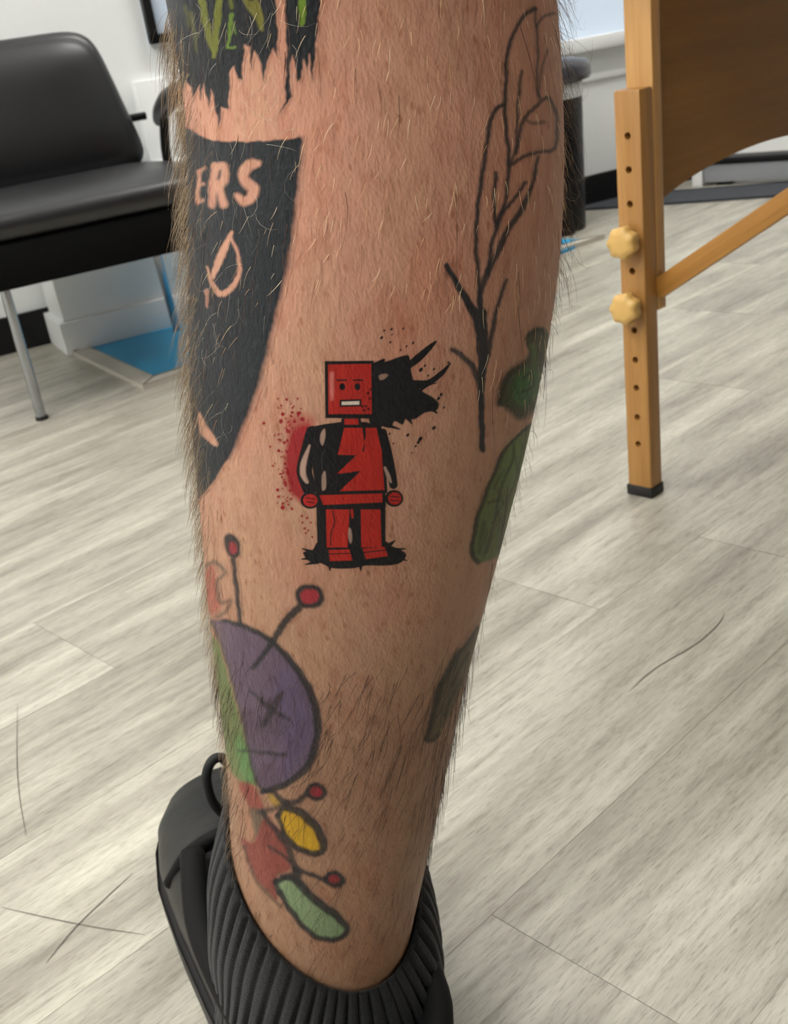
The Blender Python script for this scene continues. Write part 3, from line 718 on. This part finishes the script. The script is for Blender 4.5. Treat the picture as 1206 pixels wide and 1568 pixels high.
a.eraseline([(354, 356), (345, 378), (334, 402), (326, 424)], [6, 11, 12, 8], .95, 2); a.eraseline([(353, 362), (364, 388), (367, 412), (359, 436), (344, 449), (331, 445), (322, 425), (317, 409)], [4, 5, 6, 9, 10, 8, 5, 3], .9, 2)
a.eraseline([(316, 445), (318, 470)], [6, 3], .7, 2)
a.erase([(305, 632), (313, 645), (325, 664), (335, 681), (324, 680), (311, 668), (304, 650)], .95, 2)
for _ in range(26): a.line([(x := rng.uniform(320, 430), y := rng.uniform(220, 600)), (x + rng.uniform(-14, 14), y + rng.uniform(8, 24))], 1.2, (84, 86, 88), .35, 1.5)
tattoo(a, 1.1, 'solid faded black tattoo with pale letters left open')

# 3. black drips with olive green grass
a = Art(1.9, .8)
a.fill([(421, -30), (424, 30), (426, 55), (424, 88), (419, 74), (409, 93), (404, 126), (397, 88), (389, 79), (385, 105), (382, 71), (375, 68), (370, 123), (364, 120), (359, 101), (353, 109), (350, 167), (339, 164), (336, 196), (324, 137), (320, 164), (312, 129), (308, 153), (305, 131), (297, 150), (293, 134), (285, 125), (278, 140), (262, 110), (250, 60), (235, -30)], (36, 39, 42), 1, 2.6, True)
a.fill([(435, -30), (437, 30), (439, 82), (437, 125), (437, 153), (429, 172), (440, 158), (446, 148), (443, 104), (449, 85), (456, 126), (462, 120), (464, 90), (471, 109), (473, 82), (478, 123), (482, 90), (488, 27), (494, -30)], (36, 39, 42), 1, 2.6, True)
OL, GR = (112, 116, 48), (104, 130, 52)
a.line([(305, -20), (312, 15), (320, 55), (327, 80)], [8, 11, 10, 5], OL, .9, 1.6); a.line([(337, -20), (335, 10), (331, 50), (328, 86)], [10, 11, 10, 8], OL, .95, 1.6)
a.fill([(368, -20), (380, 0), (394, 0), (402, 20), (404, 46), (398, 44), (386, 22), (374, 6)], (116, 112, 50), .95, 1.8)
a.line([(354, 24), (352, 50), (348, 72)], [8, 5, 4], GR, .9, 1.5); a.line([(350, 72), (361, 73)], 4, GR, .9, 1.5); a.line([(357, 35), (360, 50)], [4, 4], GR, .7)
a.line([(464, -20), (463, 10), (463, 36)], [12, 11, 8], (112, 140, 50), .95, 1.5); a.line([(292, 20), (298, 50), (302, 80)], [5, 6, 3], (96, 96, 54), .7, 2); a.line([(284, 10), (290, 40)], [5, 4], (96, 96, 54), .6, 2)
a.line([(352, -20), (355, 12)], [7, 5], OL, .8)
tattoo(a, 1.1, 'black dripping ink tattoo with olive green blades at the top of the leg')

# 4. outlined leaves on a stem
a = Art(1.8, .6); LN = (54, 52, 54)
def ln(p, w=4.6, al=.86): a.line(p, np.asarray(w) * 1.3, LN, min(1, al * 1.08), 2.2)
ln([(818, 13), (799, 27), (783, 59), (775, 88), (774, 129), (772, 161), (775, 206), (778, 230), (778, 252), (774, 303), (762, 343), (752, 375), (746, 420)], 5)
ln([(770, 161), (759, 166), (750, 187), (744, 225), (738, 268), (731, 316), (728, 375), (731, 410), (733, 440), (734, 480)], 5.6)
ln([(818, 13), (821, 48), (823, 80), (821, 129), (826, 150)], 3.6, .7); ln([(837, 78), (827, 115), (825, 147)], 3.2, .6); ln([(821, 40), (831, 27), (848, 20)], 3.6, .7)
ln([(798, 110), (793, 150), (791, 185), (789, 228), (781, 249)], 4, .75)
ln([(780, 253), (800, 241), (821, 233), (845, 230), (852, 209), (850, 171), (837, 150), (821, 161), (802, 182), (794, 209), (790, 233)], 4.6, .8); ln([(806, 184), (818, 189), (832, 187)], 4, .6)
ln([(823, 241), (814, 284), (799, 319), (778, 351), (764, 380), (746, 418), (736, 446), (735, 480)], [4, 5, 7, 8, 8, 8, 7, 7]); ln([(759, 265), (756, 303), (758, 340)], 5); ln([(803, 279), (786, 305), (767, 329), (758, 346)], 4.5)
ln([(683, 406), (704, 443), (729, 486), (737, 516), (738, 571)], [6, 8, 12, 14, 9], .93); ln([(738, 560), (736, 614), (737, 650), (738, 688)], [8, 8, 7, 7], .95)
ln([(775, 429), (762, 466), (748, 532), (739, 568)], [4, 5, 7, 8]); ln([(692, 535), (713, 550), (728, 571), (736, 600)], [6, 7, 8, 7]); ln([(737, 480), (738, 540)], 13, .95)
tattoo(a, 1.0, 'grey outline tattoo of long leaves on a stem')

# 5-7 green pieces on the right edge
a = Art(2.4, .6); a.fill([(805, 513), (821, 501), (836, 506), (850, 540), (870, 560), (870, 620), (824, 625), (811, 633), (793, 639), (775, 624), (762, 620), (765, 599), (778, 571), (799, 556), (808, 538), (803, 525)], (46, 58, 36), .93)
a.line([(808, 514), (822, 504), (834, 509)], 7, (30, 34, 26), .7, 3); a.line([(800, 556), (778, 572), (765, 600), (763, 618)], 9, (28, 32, 24), .75, 4)
a.fill([(800, 565), (815, 562), (830, 580), (822, 606), (800, 622), (784, 606), (786, 585)], (58, 104, 50), .85, 6); a.line([(815, 530), (818, 556), (806, 580)], [8, 7, 4], (92, 112, 60), .75, 4); a.line([(800, 580), (812, 572), (816, 590), (800, 600)], 4, (28, 36, 26), .7, 2)
for p in (((788, 590), (798, 612)), ((806, 600), (812, 622)), ((826, 560), (836, 600)), ((820, 520), (826, 548))): a.line(p, [3, 2], (34, 50, 32), .7, 2.5)
a.line([(824, 611), (812, 634), (793, 640), (776, 626)], 6, (30, 36, 26), .7, 4)
tattoo(a, 1.1, 'dark green bud tattoo at the right edge of the calf')
a = Art(2.4, .6); G2 = [(812, 650), (787, 672), (769, 694), (756, 724), (741, 761), (729, 798), (722, 847), (732, 860), (750, 858), (775, 840), (800, 800), (825, 720), (840, 650)]
a.fill(G2, (88, 106, 56), .93); a.fill([(780, 676), (800, 670), (800, 720), (782, 740), (766, 745), (772, 700)], (98, 124, 62), .7, 7); a.line(G2[:8], [5, 5, 6, 6, 6, 7, 8, 8], (34, 38, 28), .9, 2); a.line([(786, 680), (784, 705), (766, 748), (758, 790), (744, 845)], [3, 4, 4, 4, 4], (36, 42, 30), .75, 2)
a.line([(800, 680), (790, 730), (776, 770), (762, 845)], 3, (40, 46, 32), .7, 2)
for p in (((770, 720), (756, 748)), ((776, 760), (752, 800)), ((768, 790), (748, 830)), ((788, 700), (796, 740)), ((760, 750), (772, 772)), ((745, 810), (740, 850)), ((772, 800), (764, 840))): a.line(p, [4, 2], (44, 56, 36), .6, 3)
a.line([(748, 770), (764, 766)], 4, (34, 38, 28), .7, 2); a.line([(740, 800), (733, 845)], 6, (40, 48, 34), .6, 3)
tattoo(a, 1.1, 'long green leaf tattoo at the right edge of the shin')
a = Art(2.4, .6); G3 = [(730, 962), (712, 990), (703, 998), (688, 1023), (672, 1056), (662, 1097), (652, 1130), (658, 1137), (672, 1125), (693, 1085), (712, 1040), (730, 990)]
a.fill(G3, (84, 74, 48), .85, 3); a.line(G3[:7], [6, 8, 9, 11, 11, 9, 7], (38, 38, 32), .92, 3); a.line([(716, 1000), (700, 1030), (692, 1050)], 5, (40, 38, 30), .8, 2.5); a.line([(706, 1040), (690, 1068), (680, 1096)], 4, (40, 38, 30), .8, 2.5); a.line([(652, 1131), (660, 1135), (673, 1122)], 5, (44, 44, 36), .85, 2.5); a.line([(700, 1010), (690, 1045), (676, 1090)], 5, (48, 44, 34), .6, 3)
tattoo(a, 1.1, 'narrow dark olive leaf tattoo low on the right edge')

# 8. insect with stalked red dots, oval wings
a = Art(2.4, .6, 1.22); OB = (40, 39, 42)
a.line([(357, 857), (362, 897), (368, 956)], [6, 6.5, 6], OB, .92); a.oval(356, 836, 12, 20, -.3, OB, .95); a.oval(357, 839, 6, 10, -.3, (150, 56, 60), .95)
a.fill([(318, 870), (328, 868), (332, 900), (336, 930), (326, 940), (312, 930), (308, 890)], (160, 72, 62), .75, 4)
a.line([(316, 866), (326, 861), (338, 866), (344, 878), (333, 888), (334, 905), (337, 922), (354, 920), (346, 936), (334, 944)], 5, (74, 62, 54), .75, 3)
PU = [(322, 950), (340, 950), (366, 956), (402, 972), (430, 995), (456, 1026), (475, 1059), (486, 1099), (484, 1138), (470, 1174), (444, 1197), (416, 1209), (402, 1211), (388, 1183), (377, 1127), (363, 1071), (346, 1009), (332, 970)]
a.fill([(300, 950), (326, 975), (336, 986), (352, 1043), (366, 1093), (380, 1141), (396, 1196), (383, 1202), (360, 1190), (335, 1130), (318, 1048), (306, 1000)], (92, 112, 66), .9, 3)
a.fill([(362, 1130), (376, 1140), (392, 1192), (378, 1196), (364, 1170)], (92, 134, 80), .7, 5)
a.fill(PU, (88, 74, 94), .93, 2.2); a.fill([(440, 1020), (470, 1070), (478, 1120), (462, 1160), (430, 1190), (432, 1120), (420, 1060)], (96, 82, 112), .6, 10)
a.line(PU[1:13], [5, 6, 7, 8, 9, 10, 11, 10, 10, 9, 8, 7], OB, .93); a.line([PU[12]] + PU[13:] + [PU[0]], 4, (66, 62, 62), .8, 2)
a.line([(458, 930), (436, 953), (418, 981), (404, 1002), (388, 1022)], [10, 9, 9, 7, 5], OB, .93); a.oval(474, 913, 23, 19, .1, OB, .96); a.oval(474, 913, 14.5, 11.5, .1, (158, 50, 58), .97)
a.line([(385, 1059), (411, 1082), (442, 1102)], [3, 6, 3], OB, .75, 2.5); a.line([(428, 1066), (418, 1085), (405, 1108)], [7, 9, 9], OB, .75, 3); a.line([(366, 1149), (400, 1152), (437, 1156)], [3, 5, 5], OB, .75, 2.5)
a.fill([(366, 1200), (380, 1198), (391, 1208), (404, 1236), (393, 1244), (378, 1228)], (138, 66, 58), .9, 2.5)
a.fill([(384, 1238), (404, 1242), (412, 1268), (416, 1292), (402, 1296), (388, 1270)], (92, 82, 68), .8, 3)
a.fill([(370, 1282), (388, 1290), (406, 1251), (420, 1262), (432, 1279), (445, 1318), (441, 1333), (424, 1342), (424, 1376), (413, 1368), (391, 1344), (378, 1315)], (128, 62, 56), .92, 2.5)
a.line([(373, 1295), (390, 1344), (414, 1372), (430, 1388)], 4, (80, 62, 54), .7, 2.5); a.line([(402, 1244), (418, 1266), (441, 1297), (449, 1322), (458, 1340)], [6, 7, 8, 9, 8], OB, .85, 2.5); a.line([(412, 1296), (428, 1306), (444, 1318)], 4, OB, .7, 2)
a.fill([(409, 1216), (420, 1217), (430, 1230), (420, 1235)], (160, 128, 52), .85, 2); a.line([(404, 1211), (420, 1213), (434, 1228), (452, 1228), (469, 1216)], [6, 6, 8, 8, 8], OB, .88, 2.5); a.line([(398, 1244), (418, 1238), (436, 1230)], 7, OB, .7, 3)
YE = [(426, 1249), (436, 1237), (458, 1243), (480, 1262), (493, 1284), (493, 1303), (475, 1306), (449, 1294), (434, 1275)]
a.fill(YE, (196, 152, 34), .96); a.line(YE[:5] + YE[5:], [7, 9, 11, 12, 12, 10, 8, 8, 8], OB, .93); a.line([YE[-1], YE[0]], 6, OB, .9)
a.oval(484, 1212, 17, 14, .15, OB, .95); a.oval(484, 1212, 9, 7.5, 0, (150, 42, 52), .96)
a.line([(452, 1332), (466, 1335), (480, 1341), (500, 1347)], [10, 6, 6, 6], OB, .9); a.oval(512, 1346, 17, 13, .15, OB, .95); a.oval(511, 1346, 8, 6, 0, (138, 48, 52), .95)
PG = [(422, 1350), (441, 1343), (460, 1355), (484, 1379), (510, 1398), (529, 1417), (527, 1432), (505, 1439), (480, 1432), (458, 1411), (439, 1385), (428, 1366)]
a.fill(PG, (124, 146, 108), .95); a.line(PG, [7, 7, 11, 11, 11, 9, 8, 7, 7, 7, 7, 7], OB, .92); a.line([PG[-1], PG[0]], 7, OB, .85); a.line([(432, 1342), (450, 1342), (462, 1352)], [8, 10, 6], OB, .85, 3)
tattoo(a, 1.0, 'faded colourful insect tattoo with purple wing and stalked red dots')

# ---- hair
def hair(name, N, sel, length, rad, cols, seed, lean, curl, lift, label=None, z=(.14, .535), tr=(-2.4, 2.4)):
    g = np.random.default_rng(seed); th = g.uniform(*tr, N); zz_ = g.uniform(*z, N); X, Y = leg_px(th, zz_)
    k = g.uniform(0, 1, N) < sel(X, Y, th); th, zz_, X, Y = th[k], zz_[k], X[k], Y[k]; N = len(th)
    p, n = leg_p(th, zz_); e = 1e-3
    et = leg_p(th + e, zz_)[0] - p; et /= np.linalg.norm(et, axis=1)[:, None]
    ez = p - leg_p(th, zz_ + e)[0]; ez /= np.linalg.norm(ez, axis=1)[:, None]      # down the leg
    L = length(X, Y, th, g); la = lean(X, Y, th, g); S = 5
    ph = g.uniform(0, 6.28, N); cu = curl * g.normal(0, 1, N); li = lift(X, Y, th, g)
    t = np.linspace(0, 1, S + 1); P = np.zeros((N, S + 1, 3)); P[:, 0] = p - n * .0003
    for s in range(S):
        u = t[s]; ang = la + cu * (u - .3); l_ = li * (1 - 1.15 * u) + .06
        d = ez * np.cos(ang)[:, None] + et * np.sin(ang)[:, None] + n * l_[:, None] + et * (.25 * np.sin(ph + 4 * u) * abs(curl))[:, None]
        d /= np.linalg.norm(d, axis=1)[:, None]; P[:, s + 1] = P[:, s] + d * (L / S)[:, None]
    R = rad * g.uniform(.7, 1.25, N)[:, None] * (1 - .75 * t ** 2)[None]
    T = np.gradient(P, axis=1); T /= np.linalg.norm(T, axis=2, keepdims=True)
    a1 = np.cross(T, n[:, None] + .01); a1 /= np.linalg.norm(a1, axis=2, keepdims=True); a2 = np.cross(T, a1)
    V = np.stack([P + (a1 * math.cos(q) + a2 * math.sin(q)) * R[..., None] for q in (0, 2.094, 4.189)], 2)
    nv = (S + 1) * 3; b = (np.arange(N) * nv)[:, None, None]; s, q = np.meshgrid(np.arange(S), np.arange(3), indexing='ij'); q2 = (q + 1) % 3
    Qd = np.stack([s * 3 + q, s * 3 + q2, (s + 1) * 3 + q2, (s + 1) * 3 + q], -1).reshape(1, -1, 4) + b
    me = np_mesh(name, V.reshape(-1, 3), Qd.reshape(-1, 4))
    c = np.array([lin(q) for q in cols])[g.integers(0, len(cols), N)]
    colour_attr(me, np.repeat(np.concatenate([c, np.ones((N, 1))], 1), nv, 0))
    o = link(name, me, M_HAIR, person); o['kind'] = 'stuff'
    if label: o['label'] = label
    return o
def shaved(X, Y): return ((np.abs(X - 540) / 190) ** 4 + (np.abs(Y - 720) / 285) ** 4) < 1
def side(th): return np.clip((np.abs(th) - .95) / .35, 0, 1)
# short hairs high on the leg; ceiling-light glints put into their pale golden colours
hair('leg_hair', 5600, lambda X, Y, t: np.where(shaved(X, Y) | (Y > 640), .0, .42) , lambda X, Y, t, g: g.uniform(.003, .009, len(X)), .000075,
     [(245, 215, 165), (252, 232, 195), (225, 175, 125), (250, 215, 175)], 1, lambda X, Y, t, g: g.normal(-.35, .2, len(X)), .4, lambda X, Y, t, g: g.uniform(.25, .5, len(X)), 'short hairs with golden light glints painted in')
# darker long hairs low on the leg and few above
hair('leg_hair', 5200, lambda X, Y, t: np.where(shaved(X, Y), .0, np.where(Y > 960, np.interp(Y, [960, 1050, 1240, 1320], [0, .9, .6, .22]) * np.interp(X, [380, 440, 700], [.6, 1, 1]), 0.03)),
     lambda X, Y, t, g: g.uniform(.012, .030, len(X)) * np.where(Y > 1250, .7, 1), .000095, [(58, 28, 14), (74, 38, 20), (40, 22, 14), (50, 28, 18)], 2,
     lambda X, Y, t, g: g.normal(-.30, .17, len(X)) * np.where(Y > 960, 1.2, .4), .55, lambda X, Y, t, g: g.uniform(.05, .22, len(X)), 'long brown hairs')
hair('leg_hair', 2600, lambda X, Y, t: np.where(shaved(X, Y) | (Y > 960), .0, .3), lambda X, Y, t, g: g.uniform(.008, .022, len(X)), .00006, [(146, 92, 68), (128, 78, 56), (160, 104, 80)], 8,
     lambda X, Y, t, g: g.normal(-.08, .13, len(X)), .4, lambda X, Y, t, g: g.uniform(.02, .10, len(X)), 'fine reddish brown hairs lying flat')
# thick fuzz at the left side
hair('leg_hair', 6000, lambda X, Y, t: np.where((t < -.98) & (Y < 1330), np.clip((-t - .98) / .25, 0, 1) * np.interp(Y, [700, 900, 1330], [.85, .5, .3]), 0), lambda X, Y, t, g: g.uniform(.012, .026, len(X)) * np.interp(Y, [0, 300, 900, 1300], [1.15, .9, .65, .5]), .00007,
     [(168, 146, 114), (140, 116, 88), (186, 166, 138), (112, 92, 70)], 3, lambda X, Y, t, g: g.normal(.0, .28, len(X)), .8, lambda X, Y, t, g: g.uniform(.2, .7, len(X)), 'dense grey brown hairs', tr=(-2.3, -.95))
# curly fringe at the right side
hair('leg_hair', 3000, lambda X, Y, t: np.where((t > 1.1) & (Y < 1150), np.clip((t - 1.1) / .3, 0, 1) * np.where(Y < 420, .7, .5), 0), lambda X, Y, t, g: g.uniform(.010, .022, len(X)) * np.where(Y < 420, 1.25, .65), .00005,
     [(130, 104, 76), (90, 70, 54), (160, 136, 104), (64, 50, 40)], 4, lambda X, Y, t, g: g.normal(.1, .6, len(X)), 2.8, lambda X, Y, t, g: g.uniform(.25, .75, len(X)), 'curly brown fringe of hair', tr=(1.05, 2.3))
# pale stray hairs over the black ink
hair('leg_hair', 900, lambda X, Y, t: np.where((X < 455 - np.clip(Y - 330, 0, 999) * .33) & (Y < 740) & (X > 290), .6, 0), lambda X, Y, t, g: g.uniform(.006, .016, len(X)), .00005,
     [(190, 180, 160), (150, 140, 125), (215, 205, 190)], 5, lambda X, Y, t, g: g.normal(-.1, .7, len(X)), 1.5, lambda X, Y, t, g: g.uniform(.15, .5, len(X)), 'pale stray hairs', tr=(-1.5, -.2))

# ------------------------------------------------------------------ sock and shoe (worn: children of the leg)
HEEL, TOE = np.array([-.040, .342]), np.array([-.166, .690])
FD = (TOE - HEEL) / np.linalg.norm(TOE - HEEL); FN = np.array([-FD[1], FD[0]]); FL = np.linalg.norm(TOE - HEEL)   # FN points left of the foot
def fp(s, w, z):            # s along the foot 0..1, w across (positive = left)
    q = HEEL + FD * s * FL + FN * w; return np.array([q[0], q[1], z])
# sock top line fitted to the leg
def leg_hit(x, y):
    d = ray(x, y); h = math.hypot(d[0], d[1]); az = math.atan2(d[0], d[1]); z = CAM_H - .36 * abs(d[2]) / h
    for _ in range(12):
        cx, cy, r = (float(q) for q in leg_c(z)); ux, uy = d[0] / h, d[1] / h; bq = cx * ux + cy * uy; disc = max(0.0, bq * bq - (cx * cx + cy * cy - r * r))
        z = CAM_H + (bq - math.sqrt(disc)) * d[2] / h
    cx, cy, r = (float(q) for q in leg_c(z)); px, py = d[0] / h * (bq - math.sqrt(disc)) - cx, d[1] / h * (bq - math.sqrt(disc)) - cy
    return (math.atan2(py, px) + math.pi / 2 + float(np.interp(z, ZG, G_AZ)) + math.pi) % (2 * math.pi) - math.pi, z
pts = np.array([leg_hit(x, y) for x, y in ((372, 1372), (390, 1408), (415, 1438), (440, 1461), (470, 1488), (500, 1506), (530, 1516), (555, 1520), (580, 1512), (597, 1498), (610, 1472), (618, 1452))])
Aq = np.stack([np.ones(len(pts)), np.cos(pts[:, 0]), np.sin(pts[:, 0]), np.cos(2 * pts[:, 0]) * .4], 1); cf = np.linalg.lstsq(np.vstack([Aq, np.diag([0, .0, 0, .9])]), np.concatenate([pts[:, 1], np.zeros(4)]), rcond=None)[0]
def sock_z(t): return cf[0] + cf[1] * np.cos(t) + cf[2] * np.sin(t) + cf[3] * .4 * np.cos(2 * t)
NS, NR = 864, 56
t = np.linspace(-math.pi, math.pi, NS, endpoint=False); rows = []
top, nrm = leg_p(t, np.clip(sock_z(t), .06, .3))
cxy = np.array(leg_c(np.full(1, .10))).ravel()
opening = np.array([fp(.37 + .22 * np.cos(q) * .95, .046 * np.sin(q), .068) for q in t])      # shoe opening ring
# align the opening ring with the leg ring by angle about the ring centre
oc = fp(.33, .0, .068); ang_leg = t - math.pi / 2
opening = []
for q in ang_leg:
    d = np.array([math.cos(q), math.sin(q)]); c_, s_ = d @ FD, d @ FN; rr = 1 / math.sqrt((c_ / .098) ** 2 + (s_ / .056) ** 2)
    opening.append([oc[0] + d[0] * rr, oc[1] + d[1] * rr, .034])
opening = np.array(opening)
_ph = (t * 52 + 1.1 * np.sin(3 * t) + .8 * np.sin(7 * t + 1)) / (2 * math.pi); _ph = (_ph - np.floor(_ph)) * 2 - 1; rib = .6 - 1.9 * np.exp(-(_ph / .34) ** 2)
for r_ in range(NR):
    u = r_ / (NR - 1); e = u ** 1.25
    base = top * (1 - e) + opening * e
    c0 = np.array([base[:, 0].mean(), base[:, 1].mean(), 0]); outw = base - c0; outw[:, 2] = 0; outw /= np.linalg.norm(outw, axis=1)[:, None]
    bul = .0026 + .006 * math.sin(math.pi * min(1, u * 1.1)) + (.0014 + .0004 * np.sin(5 * t + 9 * u)) * rib * min(1, u * 14 + .25) + .0008 * np.sin(9 * t + 14 * u) * u
    rows.append(base + outw * bul[:, None] + np.array([0, 0, -.0])[None])
inner = [top + nrm * .0006 - np.array([0, 0, .006]), top + nrm * .0014 + np.array([0, 0, .0006])]
V = np.array(inner + rows)
sock = link('sock', grid_mesh('sock', V, NS, len(V), True), M_SOCK, person); sock['label'] = 'charcoal ribbed knit sock'

# shoe: lofted upper with an open collar, thick sole
def interp(s, tab): q = np.array(tab); return float(np.interp(s, q[:, 0], q[:, 1]))
HW = [(0, .012), (.03, .030), (.1, .042), (.25, .050), (.45, .056), (.62, .059), (.75, .059), (.86, .052), (.94, .038), (.985, .018), (1, .004)]
HT = [(0, .086), (.1, .088), (.25, .084), (.4, .076), (.55, .088), (.64, .084), (.75, .068), (.88, .055), (.95, .046), (1, .034)]
SS = np.concatenate([np.linspace(0, .1, 9), np.linspace(.13, .84, 26), np.linspace(.86, 1, 16)])
NA = 33; rows = []
for s in SS:
    w, h = interp(s, HW), interp(s, HT); row = []
    opn = np.clip(min((s - .06) / .05, (.60 - s) / .05), 0, 1)
    for k in range(NA):
        a_ = math.pi * k / (NA - 1); c_, s_ = math.cos(a_), math.sin(a_)
        x = math.copysign(abs(c_) ** .75, c_) * w * (1 + .05 * s_); z = .022 + (h - .022) * s_ ** .7
        if opn > 0 and abs(c_) < .62:       # sink the middle: the opening for the ankle
            z -= opn * (h - .035) * (1 - (abs(c_) / .62) ** 4)
        row.append(fp(s, x, z))
    rows.append(row)
V = np.array(rows); me = grid_mesh('shoe', V, NA, len(SS), False)
shoe = link('shoe', me, M_SHOE, person); shoe['label'] = 'black leather shoe with cord loop'
out = [(s, interp(s, HW) + .004) for s in np.concatenate([np.linspace(0, .1, 8), np.linspace(.15, .85, 15), np.linspace(.88, 1, 12)])]
loop = [fp(s, w, 0)[:2] for s, w in out] + [fp(s, -w, 0)[:2] for s, w in reversed(out)]
poly_prism('sole', loop, 0, .024, M_RUBBER, shoe, .003)
bm = bmesh.new(); tube(bm, smooth_path([fp(.58, .040, .090), fp(.46, .050, .080), fp(.34, .050, .078), fp(.2, .046, .086), fp(.08, .036, .088), fp(.015, .0, .090), fp(.08, -.034, .092), fp(.2, -.042, .098), fp(.34, -.046, .092), fp(.46, -.050, .080), fp(.58, -.040, .090)], 6), .0075, 12)
bm_obj('collar', bm, M_SHOE2, shoe, smooth=True)
bm = bmesh.new(); tube(bm, smooth_path([fp(.66, .056, .052), fp(.62, .040, .080), fp(.60, .015, .091), fp(.60, -.02, .091), fp(.63, -.045, .078)], 7), .0042, 10); bm_obj('seam', bm, M_SHOE2, shoe, smooth=True)
tubeo('cord_loop', smooth_path([onplane(x, y, fp(.70, 0, .09), np.array([FD[0], FD[1], 0])) for x, y in ((372, 1262), (350, 1252), (326, 1228), (316, 1192), (323, 1167), (338, 1160), (351, 1174), (362, 1200), (376, 1232))], 6), .0032, M_LACE, shoe)
bpy.context.view_layer.update()
